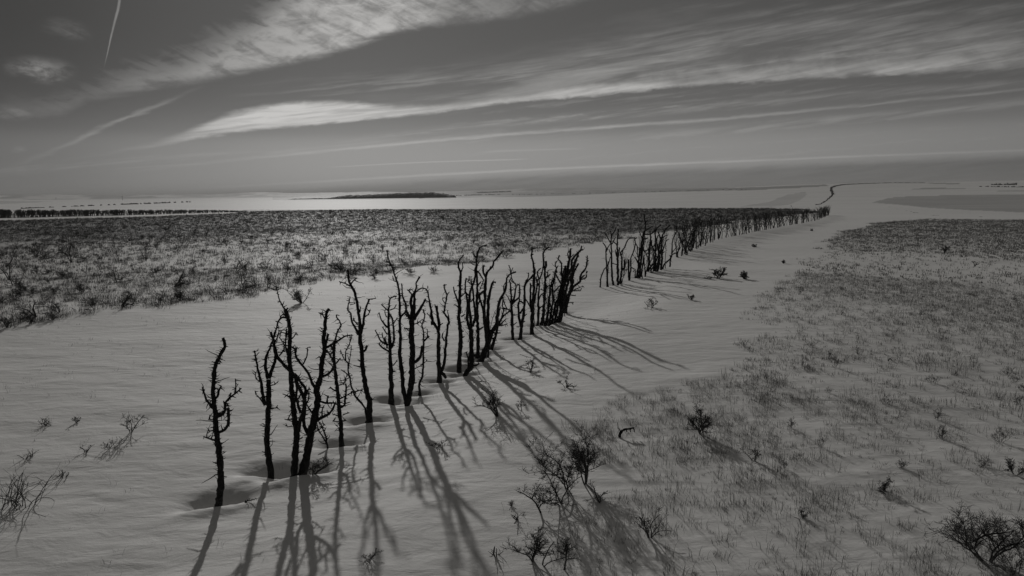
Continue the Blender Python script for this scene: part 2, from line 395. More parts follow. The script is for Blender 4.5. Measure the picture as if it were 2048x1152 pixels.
# ------------------------------------------------------------------ the dead trees, outlines by photo region
REG = dict(A=(390, 660, 5.76), B=(390, 840, 5.76), C=(540, 560, 5.76), D=(540, 760, 5.76), E=(660, 530, 5.76), F=(660, 700, 5.76),
           G=(760, 490, 5.76), H=(780, 640, 5.76), I=(890, 480, 7.68), J=(890, 610, 7.68), K=(1000, 480, 11.52), L=(1000, 580, 11.52),
           M=(1080, 480, 9.6), N=(1060, 560, 9.6), O=(1195, 420, 7.2), P=(1330, 400, 7.2))
def pts(s):
    out = []
    for w in s.split():
        r = REG[w[0]]; u, v = w[1:].split(',')
        out.append((r[0]+float(u)/r[2], r[1]+float(v)/r[2]))
    return out
TREES = [
("dead_tree", "lone dead tree at the near left end of the row, with curved side arms", [
 (14, 5, "B270,965 B290,850 B293,560 B275,350 B255,180 B235,60 A240,990 A222,880 A210,700 A218,580 A230,430 A265,340 A310,255 A345,190 A340,130 A320,90"),
 (6, 2, "A250,1000 A320,965 A352,920 A345,850 A400,780 A465,730 A535,670"), (5, 2.5, "A215,910 A160,850 A120,770 A85,660"),
 (5, 5, "B275,140 B345,110 B380,60 A385,985 A385,900"), (5, 3, "A220,820 A265,740 A285,670 A305,645"), (4, 2, "B230,235 B160,215 B100,190"),
 (3, 1.5, "A465,735 A470,640 A463,560"), (3, 2, "A395,790 A415,725"), (3, 1.5, "A340,860 A328,815"), (3, 1.5, "A235,400 A280,385 A298,355"),
 (2.5, 1, "B225,120 B180,125 B150,155"), (2.5, 1, "A220,1035 A150,1030"), (3, 2, "A200,860 A150,835"), (2, 1, "A350,865 A405,875"), (2, 1, "A235,600 A275,580")]),
("dead_tree", "slim dead tree forking high into three, second from the left end of the row", [
 (12, 8, "B870,595 B845,400 B825,270 B835,100 A845,1000 A848,850 A850,700 A845,570"),
 (7, 2, "A845,560 A815,450 A815,330 A850,240 A890,130 A935,20"), (7, 3, "A850,560 A890,450 A930,310 A915,220 A905,120 A870,30"),
 (7, 2.5, "A840,850 A800,840 A775,720 A765,620 A735,500 A710,370 A685,240"), (3, 1.5, "A800,870 A750,790 A700,740 A692,700"),
 (2, 1, "A740,590 A700,560 A698,485"), (2.5, 1, "A870,640 A920,630 A960,590"), (2.5, 1, "A875,900 A930,900 A955,865"),
 (3, 1.5, "A915,150 A950,80 A975,0"), (1.5, 1, "A690,310 A740,255")]),
("dead_tree", "tall tangled dead tree with a whip tip, left of the thick leaning tree", [
 (13, 6, "D275,1130 D285,950 D300,750 D305,600 D280,430 D265,250 D250,100 C240,1060 C225,930 C225,780 C232,640 C225,530 C205,430 C175,340"),
 (3, 1, "C175,340 C140,290 C100,200 C72,75"), (7, 3, "C225,1040 C190,1010 C130,940 C80,870 C55,770 C30,660 C10,600"),
 (5, 2, "C220,900 C180,770 C185,650 C190,560"), (3, 1.5, "C110,870 C160,800 C150,720 C105,660"), (2.5, 1.2, "C210,620 C160,610 C115,595"),
 (4, 2, "C215,440 C140,430 C95,480 C60,600 C40,650"), (8, 5, "D325,590 D350,460 D385,380 D400,250 D370,160 D320,60 D290,-30 C250,1060"),
 (5, 4, "D350,380 D300,200 D310,100 D290,0"), (3, 1.2, "D240,210 D200,180 D145,160"), (2, 1, "D260,480 D210,460 D165,450"), (2, 1, "D250,530 D200,540 D182,500"),
 (2.5, 1.5, "D330,690 D380,655"), (2, 1, "D330,830 D385,830"), (4, 2, "C190,420 C160,390 C120,420"), (3, 2, "C190,345 C205,320"), (2.5, 1, "C245,680 C280,650 C297,605"),
 (4, 3, "C235,1090 C290,1080 C330,1120"), (3, 2, "D400,210 D440,110 D470,110"), (3, 2, "D360,150 D330,210 D290,240"), (3, 2, "D400,300 D440,230 D450,140")]),
("dead_tree", "thickest dead tree of the near end, leaning right, with a blunt upright top", [
 (17, 5, "D370,1090 D410,930 D450,760 D470,620 D500,480 D540,330 D550,200 D540,100 D570,10 C590,1040 C600,920 C625,820 C620,700 C630,560 C645,430 C660,360 C680,330"),
 (5, 2, "C635,790 C720,740 C800,690 C860,650 C930,635"), (5, 5, "C635,770 C655,690 C670,620"), (2.5, 1, "C630,440 C600,390 C560,375"),
 (4, 3, "D570,245 D640,265 D740,265 D790,290"), (3, 2, "D655,255 D660,210 D670,180"), (6, 3, "D540,470 D600,430 D680,390 D730,320 D750,270"),
 (3, 1.5, "D600,420 D600,340 D625,290"), (6, 3, "C600,1110 C680,1080 C730,1000"), (3, 2, "C590,940 C580,900 C565,880"), (3, 2, "D490,390 D440,310 D400,250"),
 (3, 2, "C655,800 C700,880 C730,930"), (7, 4, "D450,650 D410,560 D385,470 D400,350 D400,200 D405,90 D350,30 D325,-40"),
 (6, 3, "D525,90 D490,40 D470,-10 C440,1070 C370,980 C300,890 C295,800 C250,770"), (3, 1.2, "C380,970 C430,860 C430,780 C465,770"), (3, 2, "C290,840 C310,770"),
 (2, 1, "D515,600 D560,580 D630,510")]),
("dead_tree", "slender dead tree with many short side arms, right of the thick leaning tree", [
 (9, 5, "D825,755 D820,600 D805,420 D795,280 D780,130 C760,1152 C745,1000 C735,880 C740,760 C745,700"),
 (3.5, 2, "C745,710 C775,600 C820,520 C800,470 C765,430 C765,400"), (4, 3, "D810,320 D860,290 D870,190 D880,100 D870,40"), (3, 1.2, "D800,220 D880,180 D950,140 D1060,110"),
 (3, 2, "D770,130 D730,110 D690,80"), (2.5, 1, "D840,400 D915,375"), (2.5, 1, "D780,410 D715,390"), (2, 1, "D790,480 D720,475"), (2, 1, "D820,480 D880,465"),
 (2, 1, "D870,270 D925,255"), (3, 2, "C765,960 C810,900"), (2, 1, "D800,60 D860,30 C880,1110 C950,1100"), (2, 1, "D780,525 D755,520"), (1.5, 1, "C765,400 C800,410")]),
("dead_stick", "thin forked stick leaning in the snow behind the thick leaning tree", [
 (3.5, 2, "D665,785 D640,650 D590,520 D560,480"), (3, 1.5, "D655,740 D600,640 D550,570 D545,510")]),
("dead_tree", "open wineglass-shaped dead tree with a bent sapling rising from its foot", [
 (12, 3, "F447,830 F455,700 F455,600 F425,480 F400,350 F375,200 F370,50 E350,900 E345,800 E340,650 E320,500 E300,390 E275,290 E245,240 E220,190 E208,50"),
 (3, 1.5, "E235,245 E180,215 E105,190"), (3, 1.5, "E240,220 E280,170 E310,150"), (6, 3, "E350,790 E385,680 E395,580 E420,480 E450,390"), (2, 1, "E450,395 E530,385"),
 (2.5, 1.5, "E400,600 E440,570 E460,540 E450,520"), (5, 1.5, "E330,800 E300,740 E250,650 E240,560 E205,520 E215,430 E235,365"), (4, 4, "E375,1010 E410,980 E425,930"),
 (2.5, 1, "F350,195 F270,175"), (3, 1.5, "F350,130 F320,110"), (5, 2, "F430,810 F405,680 F360,610 F290,530 F250,430 F230,320 F210,250 F205,150 F170,110 F120,115"),
 (2, 1, "F215,290 F160,250 F125,225"), (2.5, 1, "F240,480 F300,480 F375,455"), (2.5, 1.2, "F180,120 F180,20 E210,940 E250,830 E245,800"), (2, 1, "F160,100 F125,20 E120,980"),
 (2, 1, "F240,310 F190,335 F100,360"), (3, 2, "E320,690 E280,640 E270,610"), (1.5, 1, "E230,460 E290,445"), (2, 1, "E345,545 E350,500 E345,470"), (1.5, 1, "F210,230 E250,925")]),
("dead_tree", "bushy broom-headed dead tree left of the tall V-shaped pair", [
 (10, 2, "F708,585 F705,400 F700,200 F695,50 E695,1000 E685,850 E675,700 E675,550 E685,450 E695,385 E740,360 E770,360"),
 (4, 2, "E685,1000 E600,950 E560,905"), (4, 1.5, "E670,920 E590,880 E560,820 E520,750"), (4, 1.5, "E660,720 E610,660 E580,600 E565,550"),
 (5, 3, "E700,960 E735,880 E735,760 E715,620 E680,560"), (3, 1.5, "E675,530 E630,490 E590,455"), (2.5, 1.5, "E690,520 E740,500 E765,455"), (2, 1, "E730,680 E760,630 E790,615"),
 (3, 1.5, "E650,900 E610,840 E600,780"), (2.5, 1, "F725,180 F760,140 F775,110"), (3, 1, "F730,250 F765,240"), (2.5, 1, "E660,800 E625,750 E600,710"),
 (3, 2, "E660,960 E640,860 E630,830"), (2, 1, "E650,600 E630,540 E640,510"), (3, 2, "E710,900 E745,930")]),
("dead_tree", "tall V-shaped dead tree, its left stem ending in a long thin whip", [
 (9, 1.5, "F885,630 F860,520 F840,440 F830,300 F815,150 F805,20 E815,850 E805,700 E805,500 E795,300 E775,200 E740,100 E720,40 G90,140 G82,60"),
 (12, 9, "F890,630 F915,500 F940,350 F945,200 F950,50 E945,950 E940,800 E940,680 E935,620"), (2.5, 1.2, "E785,200 E735,180 E722,125"),
 (4, 2, "E820,590 E870,540 E875,460 E840,380 E830,300 E825,215"), (5, 2, "G365,890 G320,800 G300,740 G300,690 G260,590 G255,540"),
 (7, 2, "G370,880 G365,750 G360,620 G400,540 G420,480 G415,440 G460,370"), (6, 4, "G385,860 G395,720 G400,600 G395,560"), (7, 3, "G390,850 G440,770 G490,690 G525,620"),
 (3, 1.5, "G395,560 G440,520 G480,495 G540,510"), (3, 1.5, "G370,580 G335,530 G315,515"), (2, 1, "G335,520 G385,505"), (6, 4, "H270,490 H320,460 H355,410 H370,300"),
 (2, 1, "G385,915 G440,895 G490,855"), (2.5, 1, "G350,995 G275,950"), (3, 2, "G350,860 G280,780"), (2, 1, "G130,240 G85,230"), (2, 1, "G150,260 G185,265"), (2, 1, "G110,200 G60,195"),
 (2, 1, "H230,100 H160,90"), (2, 1, "H235,180 H190,170"), (2, 1, "F965,380 F1000,375"), (2, 1, "H110,130 H70,120"), (2, 1, "G215,700 G270,690 G330,690")]),
("dead_tree", "thin wavy dead stem with a short forked foot, right of the tall V-shaped pair", [
 (4.5, 2, "H345,860 H340,740 H375,640 H380,500 H385,300 H385,150 H370,60 G515,830 G500,770 G495,740"),
 (4, 2, "H390,240 H430,205 H455,190"), (2, 1, "H430,205 H430,105"), (2, 1, "H270,570 H380,510 H430,455"), (2, 1.5, "H342,770 H325,865")]),
("dead_tree", "twin-stemmed dead tree with a gnarled root stub poking out at its foot", [
 (9, 4, "H570,715 H560,500 H560,300 H562,140 G672,1000 G680,930 G665,820 G650,700"), (6, 2, "G665,970 G610,880 G590,760 G570,640 G545,530 G525,505"),
 (6, 2, "H572,610 H600,570 H630,480 H640,300 H655,150 H665,60 H685,30 G780,840 G740,780 G755,680 G770,575 G745,520 G740,455"), (7, 5, "H590,605 H620,630 H645,665"),
 (3, 1.2, "G680,930 G725,900"), (2.5, 1, "G610,850 G540,790"), (2.5, 1, "G590,680 G530,635"), (2, 1, "G735,780 G712,755"), (2, 1, "G745,670 G720,630 G722,605"),
 (2.5, 1, "G795,850 G775,750"), (2, 1, "G770,575 G800,540"), (3, 2, "H625,240 H600,190 H610,150"), (3, 1, "G640,720 G630,680"), (4, 3, "G600,920 G590,880"), (2, 1, "G550,500 G550,470"), (2, 1, "G740,470 G770,455")]),
("dead_tree", "tall straight dead tree topped by a loop-like fork, left edge of the tangled clump", [
 (9, 4, "J215,1000 J220,800 J240,600 J235,400 J215,200 J225,50 I225,850 I230,700 I240,480"), (4, 2, "I240,490 I205,420 I205,360 I240,280 I290,225"),
 (2.5, 1.2, "I245,490 I275,420 I265,350"), (3.5, 2, "I215,1000 I165,860 I140,790 I130,720"), (3, 1.5, "I230,700 I190,700"), (3, 1.5, "J250,180 J310,140"),
 (3, 1.5, "I240,870 I310,810"), (2.5, 1, "I215,1050 I180,1010 I140,990"), (2, 1, "I140,790 I180,775"), (2.5, 1.5, "J245,410 J290,400"), (2.5, 1.5, "J265,500 J300,485"), (2, 1, "J240,270 J300,250")]),
("dead_tree", "dead tree with a crooked foot bent down the drift, inside the tangled clump", [
 (9, 8, "J305,1090 J350,1010 J400,940 J405,700 J405,500 J400,380"), (6, 2, "J390,380 J345,250 J345,100 I340,920 I315,800 I315,700 I325,580"),
 (6, 3, "J400,350 J390,200 I370,1000 I380,850 I400,750 I440,650 I470,540 I485,400"), (5, 3, "J430,330 J460,200 I455,1050 I435,850 I420,700 I400,640"),
 (4, 1.5, "J355,1000 J355,850 J330,715"), (3, 2, "J360,840 J378,770"), (4, 2, "J430,930 J480,925 J530,900"), (2.5, 1, "I320,800 I360,850 I400,960"), (2, 1, "I420,700 I345,635"), (2.5, 1.5, "I350,630 I375,620 I368,555"),
 (2, 1, "I400,640 I400,560"), (3, 2, "I370,980 I330,1080"), (2, 1, "I400,950 I440,880")]),
("dead_tree", "tallest dead tree of the tangled clump, its tip bent right like a hook", [
 (7, 2, "J500,790 J510,600 J505,400 J500,200 I490,900 I495,700 I485,500 I485,300 I500,210 I530,120 I580,95 I645,75"),
 (3, 1.5, "I480,270 I445,230 I425,190"), (3, 1.5, "I470,560 I455,450 I490,380"), (2.5, 1.2, "I505,480 I560,560 I590,620 I560,700 I530,780"), (3, 2, "I500,700 I550,640"), (3, 2, "J520,380 J590,335"),
 (4, 3, "J420,780 J500,770 J550,850"), (2, 1, "I470,385 I430,375 I400,350"), (4, 3, "I500,900 I540,830 I600,780"), (3, 2, "I500,1000 I540,900 I520,800"), (2, 1, "I490,400 I530,330"), (2, 1.5, "I488,240 I490,170")]),
("dead_tree", "dead tree splaying into three stems from a slanting foot, right in the tangled clump", [
 (13, 9, "J550,870 J600,740 J650,620 J670,500 J650,400"), (8, 2.5, "J650,600 J630,400 J600,200 J600,50 I615,900 I620,750 I625,640 I630,570 I665,480 I710,430 I740,390 I750,330 I830,240 I880,175"),
 (4, 3, "I630,570 I590,500 I585,430 I600,385"), (8, 4, "J675,560 J660,350 J660,150 J665,0 I660,950 I690,800 I720,680 I740,640 I780,650"),
 (9, 2, "J690,510 J720,410 J790,310 J805,150 J820,30 I845,920 I900,830 I940,700 I950,590 I1010,520 I1090,490"), (2, 1, "I1010,520 I1000,440 I975,385"), (2, 1, "I1010,500 I1045,425"),
 (2, 1, "I1015,520 I1025,600"), (2.5, 1.5, "J700,430 J855,430"), (2.5, 1, "J700,400 J740,350"), (2, 1, "I905,790 I900,700 I930,650"), (3, 2, "I690,860 I640,860"), (4, 3, "I590,1100 I560,980 I520,880"),
 (2.5, 1, "I630,540 I630,490"), (2, 1, "I690,440 I700,400"), (2.5, 1.5, "J700,520 J780,500"), (2, 1, "I840,950 I800,940"), (2, 1, "I620,800 I600,720 I615,620")]),
("dead_tree", "thin dead tree leaning right at the foot of the tangled clump", [
 (6, 2, "J710,690 J760,530 J810,350 J870,200 J970,110 J1000,90"), (3, 1.5, "J830,320 J900,250 J940,210"), (2.5, 1, "J820,320 J900,310 J960,285"), (3, 1.5, "J870,200 J900,80 J885,20 I890,880"), (2, 1, "J885,40 J950,60 J1000,90"),
 (2.5, 1.5, "J860,220 J880,150")]),
("dead_stick", "short bare stake in front of the thin leaning tree", [(3.5, 2, "J663,770 J670,690 J680,600"), (1.5, 1, "J672,680 J700,610")]),
("dead_tree", "dead tree with looping upper arms, first right of the tangled clump", [
 (6, 2.5, "L295,1150 L290,950 L280,700 L265,500 L260,330 K250,1100 K245,1000 K215,930"), (4, 2, "L270,340 L340,260 L440,170 L460,60 K450,1040 K395,1015"),
 (4, 2, "L270,330 L320,200 L350,50 K370,1030 K310,970 K270,940"), (2, 1, "L250,330 L190,170 L130,90"), (2.5, 1, "L250,490 L180,440 L80,440 L0,400"), (2, 1, "L310,810 L390,740"), (2, 1, "L290,560 L330,580 L400,570"),
 (2, 1, "L160,430 L100,300 L70,200 L60,100"), (2, 1, "K220,940 K260,870 K290,900 K280,950"), (2, 1, "L200,500 L100,590 L60,640"), (1.5, 1, "L270,840 L230,790")]),
("dead_tree", "narrow V-stemmed dead tree standing close beside the loop-armed one", [
 (7, 2.5, "L460,1150 L490,900 L500,780 L540,600 L560,400 L570,200 L560,50 K590,980 K620,910"), (5, 3, "L480,850 L440,650 L430,450 L430,280 L480,260 L540,310"), (2.5, 1, "L440,290 L450,100 K450,1100"),
 (3, 2, "L490,500 L520,430"), (2, 1, "L570,590 L620,550"), (2, 1, "L530,750 L580,720"), (3, 1.5, "L560,60 K600,950 K655,870 K660,750"), (4, 2, "L460,540 L500,480 L550,400"), (2, 1, "L440,850 L380,850")]),
("dead_tree", "tall dead tree with a horizontal tip twig, left edge of the dense clump", [
 (8, 2, "L735,1020 L740,750 L750,500 L760,300 L770,100 K780,1100 K785,900 K785,700 K760,500 K720,350 K745,210 K730,150"), (2, 1, "K750,205 K850,185 K980,180"), (2.5, 1.5, "K725,350 K770,320"),
 (2.5, 1.5, "L715,440 L640,280 L580,190"), (4, 2, "K770,800 K700,880 K650,930 K560,1080"), (2, 1, "K810,780 K820,660"), (5, 3, "L730,500 L700,150 K700,1000"), (4, 2, "L780,300 L820,100 K860,1000 K870,900"), (2, 1, "K770,760 K765,700")]),
("dead_tree", "short-armed dead tree with a looped crown, second in the dense clump", [
 (5, 2, "N145,890 N165,700 N160,500 L880,400 L880,200 L900,50 K900,1100 K900,900 K850,750 K900,680 K940,650"), (3, 1.5, "K910,900 K960,780 K990,650 K1000,540"), (2.5, 1.5, "L900,430 L970,370"), (3, 1.5, "L885,250 L940,120 L1010,60"),
 (3, 2, "K890,1050 K840,930 K830,840")]),
("dead_tree", "dead tree with its tip bent right, third in the dense clump", [
 (6, 2, "N215,880 N250,700 N270,500 N280,300 N290,100 M95,800 M95,650 M75,480 M65,350 M55,270 M90,200 M180,130"), (3, 1.5, "M100,740 M150,700 M200,655"), (2, 1, "M140,690 M155,580"), (2.5, 1.5, "M90,560 M130,490 M125,400"), (2.5, 1.2, "M100,930 M200,860"),
 (3, 2, "M90,600 M110,500 M105,410"), (2, 1.5, "N280,200 N210,180"), (1.5, 1, "M150,190 M210,190")]),
("dead_tree", "crooked dead tree with a double-bent tip, fourth in the dense clump", [
 (5, 2, "N310,860 N340,700 N360,450 N380,250 M210,860 M240,780 M290,680 M300,580 M320,540 M295,480 M315,410"), (2, 1, "M300,620 M240,610"), (2, 1, "M320,540 M350,490"), (2, 1, "M250,770 M190,760")]),
("dead_tree", "slender wavy dead tree ending in a side arm, fifth in the dense clump", [
 (5, 2, "N370,830 N400,650 N440,400 N440,250 M240,900 M260,800 M290,650 M330,600"), (3, 2, "M400,840 M350,750 M310,660"), (2.5, 1, "M270,990 M370,880 M410,860")]),
("dead_tree", "slender dead tree with a zigzag tip, sixth in the dense clump", [
 (5, 2, "N415,830 N460,600 N500,430 N540,350 N570,200 M400,930 M410,800 M430,700 M415,600 M415,450 M355,370 M375,290"), (2.5, 1.5, "M430,720 M380,610"), (2, 1, "M415,460 M430,440")]),
("dead_tree", "short slender dead tree tucked behind the thickest stem of the dense clump", [
 (5, 3, "N480,800 N520,600 N540,400 N600,250 M430,950 M450,750 M490,600 M490,490"), (3, 2, "M440,800 M480,700")]),
("dead_tree", "thickest dead tree of the dense clump, with stems fanning up and right", [
 (10, 3, "N530,830 N570,750 N600,600 N600,400 N620,200 M450,900 M500,700 M530,550 M560,400 M575,280 M595,160"), (2.5, 1.2, "M560,370 M530,260 M575,200"), (2, 1, "M575,350 M650,275"),
 (6, 2, "M520,700 M600,550 M610,400 M700,270 M780,200 M800,110"), (6, 2.5, "N620,550 N660,350 M540,800 M620,650 M650,520 M670,400 M740,300"), (5, 3, "N590,500 N640,150 M520,750 M560,560"), (4, 2, "M480,800 M440,700 M480,500"), (2, 1, "M760,220 M830,170")]),
("dead_tree", "dead tree half hidden behind the right side of the dense clump", [
 (5, 3, "N650,640 N690,350 M560,1000 M600,850 M620,700 M660,600 M700,530 M740,450"), (3, 2, "M600,850 M580,700 M640,560")]),
("dead_tree", "outermost dead tree of the dense clump, one arm curving over the gap", [
 (6, 2, "N690,645 N700,500 N740,350 N780,220 M600,960 M650,890 M770,790 M770,720 M800,640 M880,540 M900,440 M910,300"), (3, 2, "M770,760 M830,690 M860,675"), (3, 2, "M780,760 M880,730 M890,660"), (2, 1, "M600,975 M780,970 M800,920"),
 (2, 1, "M600,1060 M690,1070"), (1.5, 1, "N730,440 N840,430"), (6, 2.5, "N780,230 M620,850 M625,700 M660,500 M690,400 M740,250 M790,180"), (1.5, .8, "M650,960 M820,890 M850,910"), (2.5, 2.5, "M890,640 M905,600"), (2.5, 1, "M900,400 M940,390")]),
("dead_tree", "thin stem arched like a bow, leftmost of the group past the gap", [(2.6, 1.2, "O40,1115 O50,980 O100,850 O150,800 O190,670")]),
("dead_tree", "dead tree with a kinked tip, second in the group past the gap", [(4, 1.5, "O145,1100 O140,950 O130,780 O120,600 O120,530 O75,470"), (2.5, 1, "O125,600 O160,520 O200,470"), (2, 1.5, "O145,950 O150,850 O155,740")]),
("dead_tree", "straight dead tree with a forked whip top, third in the group past the gap", [(4, 1.5, "O230,1080 O210,950 O205,750 O200,550 O200,380 O245,310 O270,240"), (2, 1, "O200,660 O165,570"), (2, 1, "O200,500 O130,370 O95,325"), (2, 1, "O210,490 O260,390"), (1.5, 1, "O200,400 O190,300")]),
("dead_tree", "tall thick-topped dead tree, fourth in the group past the gap", [(5, 2, "O295,1070 O290,850 O290,650 O285,500 O290,400 O300,270"), (2.5, 1, "O280,500 O225,455"), (2.5, 1, "O285,680 O270,640 O255,570"), (2, 1, "O290,790 O210,765"), (3, 2, "O290,700 O310,600 O320,540")]),
("dead_tree", "dead tree with one long arm rising right, fifth past the gap", [(4, 1.5, "O325,1055 O345,900 O350,700 O330,620 O390,540 O445,420 O520,400"), (2, 1, "O350,650 O370,570"), (4, 3, "O345,860 O390,830 O385,720"), (2, 1, "O350,870 O420,860")]),
("dead_tree", "low U-shaped dead tree in the middle of the group past the gap", [(3, 1.5, "O457,1015 O480,850 O480,700 O520,600 O545,480 O530,390"), (3, 3, "O455,1010 O445,850 O450,710"), (2, 1, "O490,830 O550,860"), (2, 1, "O545,480 O570,520 O575,680"), (1.5, 1, "O535,420 O570,395")]),
("dead_tree", "stout short dead tree hard against the tallest one past the gap", [(4.5, 3, "O565,980 O590,800 O600,650 O610,540"), (3, 1.5, "O590,770 O540,680"), (2, 1, "O540,980 O545,860 O510,890")]),
("dead_tree", "tallest dead tree past the gap, with a long arm to the right", [(4.5, 1.8, "O600,975 O625,750 O650,550 O670,350 O690,250 O680,120 O670,50"), (2, 1, "O680,200 O715,150"), (3, 1.5, "O680,350 O770,345 O850,270 O915,210"), (2, 1, "O700,290 O790,235"),
  (2, 1, "O670,600 O750,560 O820,510"), (2.5, 1, "O650,450 O640,400 O600,310"), (3.5, 2, "O625,965 O650,800 O670,650"), (3, 2, "O630,600 O640,450 O670,300"), (3, 2, "O680,420 O720,400")]),
("dead_stick", "short curved stick just right of the tallest tree past the gap", [(2.4, 1.2, "O690,945 O685,850 O670,780 O672,700")]),
("dead_tree", "slim upright dead tree standing alone right of the tallest one past the gap", [(4, 2, "O720,890 O740,750 O745,550 O765,400 O755,300"), (2, 1, "O745,620 O700,640"), (2, 1, "O750,560 O785,430")]),
("dead_tree", "dead tree with a slanting prop-like arm in the last clump before the row", [(4.5, 2, "O815,890 O830,700 O840,500 O830,330 O850,280"), (3.5, 2, "O715,905 O760,830 O830,740 O900,620"), (2.5, 1.5, "O830,600 O780,500 O785,430"), (2.5, 2, "O760,880 O830,780")]),
("dead_tree", "thick bowed dead tree in the last clump before the long row", [(5, 2, "O860,890 O890,700 O880,560 O910,430 O870,310"), (2.5, 1, "O900,420 O1000,360"), (2.5, 1.5, "O885,600 O850,450 O880,360")]),
("dead_tree", "dead tree with a hooked tip, right end of the last clump", [(4, 1.5, "O915,860 O930,700 O925,550 O930,370 O960,330 O975,280 O1050,215"), (2.5, 1, "O940,590 O985,450 O1030,420"), (2, 1, "O930,620 O970,600")]),
("dead_tree", "sprawling low dead tree slanting across the small gap before the long row", [(3, 1.5, "O940,850 O970,770 O1040,710 O1070,640 O1080,450 O1130,320"), (3, 1.5, "O1040,820 O1050,720 O1070,650 O1150,610 P190,740"), (2, 1, "O1040,650 O1060,700"), (1.5, 1, "O1075,620 O1130,540")]),
]
rng = random.Random(11)
def spur(mb, p, tdir, ln, r, rg, up=.25):
    """one short crooked dead spur off a limb"""
    an = rg.random()*2*math.pi
    side = np.cross(tdir, [math.cos(an), math.sin(an), .3]); side /= np.linalg.norm(side)+1e-9
    d = side+np.array([0, 0, up*(rg.random()*2-.5)]); P = [p]
    n = 3 if ln < .12 else 5
    for k in range(n-1):
        d = d+np.array([rg.gauss(0, .25), rg.gauss(0, .25), rg.gauss(.05, .25)]); d /= np.linalg.norm(d)
        P.append(P[-1]+d*ln/(n-1))
    mb.tube(P, [r*(1-.75*k/(n-1)) for k in range(n)], 3)
def build_tree(name, label, limbs, gi):
    rg = random.Random(100+gi)
    first = pts(limbs[0][2])[0]
    g = ground([first[0]], [first[1]])[0]
    gx, gy, gz = g
    thin = limbs[0][0] < 3.9
    if gy < 60 and not thin: PITS.append((gx, gy, min(.27, .012*limbs[0][0]+.08)*(1 if gy < 26 else .8), .30+.013*limbs[0][0]))
    root = empty(name, (gx, gy, gz-.02)); org = np.array([gx, gy, gz-.02])
    placed = []                                   # (px, py, depth offset)
    for li, (w0, w1, s) in enumerate(limbs):
        pp = pts(s)
        c = catmull(pp, 5.0 if gy < 30 else 3.5); n = len(c)
        off0 = 0.0
        if li and placed:
            q = np.array(placed); k = np.argmin(np.hypot(q[:, 0]-c[0][0], q[:, 1]-c[0][1])); off0 = q[k, 2]
        L = np.concatenate([[0], np.cumsum(np.hypot(*np.diff(c, axis=0).T))]); tot = L[-1]/FPX*gy
        amp = rg.uniform(-.55, .55)*tot if li else rg.uniform(-.05, .05)*tot
        ph = rg.random()*6
        u = L/L[-1]; offs = off0+amp*u+.05*tot*(np.sin(u*5+ph)-math.sin(ph))
        P = []
        for (x, y), o_ in zip(c, offs):
            jx = x+rg.gauss(0, .35)*min(1, w0/5) if 0 < len(P) < n-1 else x
            d = pdir(jx, y); P.append(CAM+d*((gy+o_)/d[1])); placed.append((x, y, o_))
        P = np.array(P)
        wv = w0+(w1-w0)*u**(.8 if li else .9)
        R = (wv*1.06+.5)/2/FPX*gy
        if not li:
            dn = P[0]-np.array([0, 0, .4]); dn[:2] -= (P[1]-P[0])[:2]*2
            P = np.vstack([dn, P]); R = np.concatenate([[R[0]*1.1], R]); R[1] *= 1.08
        part = 'trunk' if li == 0 else ('limb' if w0 >= 3.4 else 'branch' if w0 >= 2.4 else 'twig')
        mb = MB(); mb.tube(P, R, 8 if w0 > 5 else 5, rg, .24 if w0 > 4 else .16)
        # spurs grown along the limb, part of its surface
        m = len(P)
        for k in range(2 if li == 0 else 1, m-1):
            v = (k/m)
            if li == 0 and v < .14: continue
            den = (3.8 if li == 0 else 2.5)*(.8 if thin else 1)*(1.0 if gy < 38 else .5)
            for _ in range(int(den+rg.random())):
                if rg.random() < .3: continue
                tdir = P[k+1]-P[k]; tdir /= np.linalg.norm(tdir)+1e-9
                ln = rg.choice([.035, .055, .075, .10]) * rg.uniform(.8, 1.3)
                if rg.random() < .09: ln = rg.uniform(.14, .32)
                f = rg.random(); p0 = P[k]*(1-f)+P[k+1]*f
                spur(mb, p0, tdir, ln+R[k]*.8, rg.uniform(.010, .017)*(1.3 if gy > 25 else 1), rg)
        mb.build(part, M_bark if w0 > 4 else M_twig, root, org)
    tag(root, label, 'dead tree' if name == 'dead_tree' else 'stick', 'dead trees at the near end of the row' if name == 'dead_tree' else None)
    return root
for gi, (nm, lb, lm) in enumerate(TREES): build_tree(nm, lb, lm, gi)

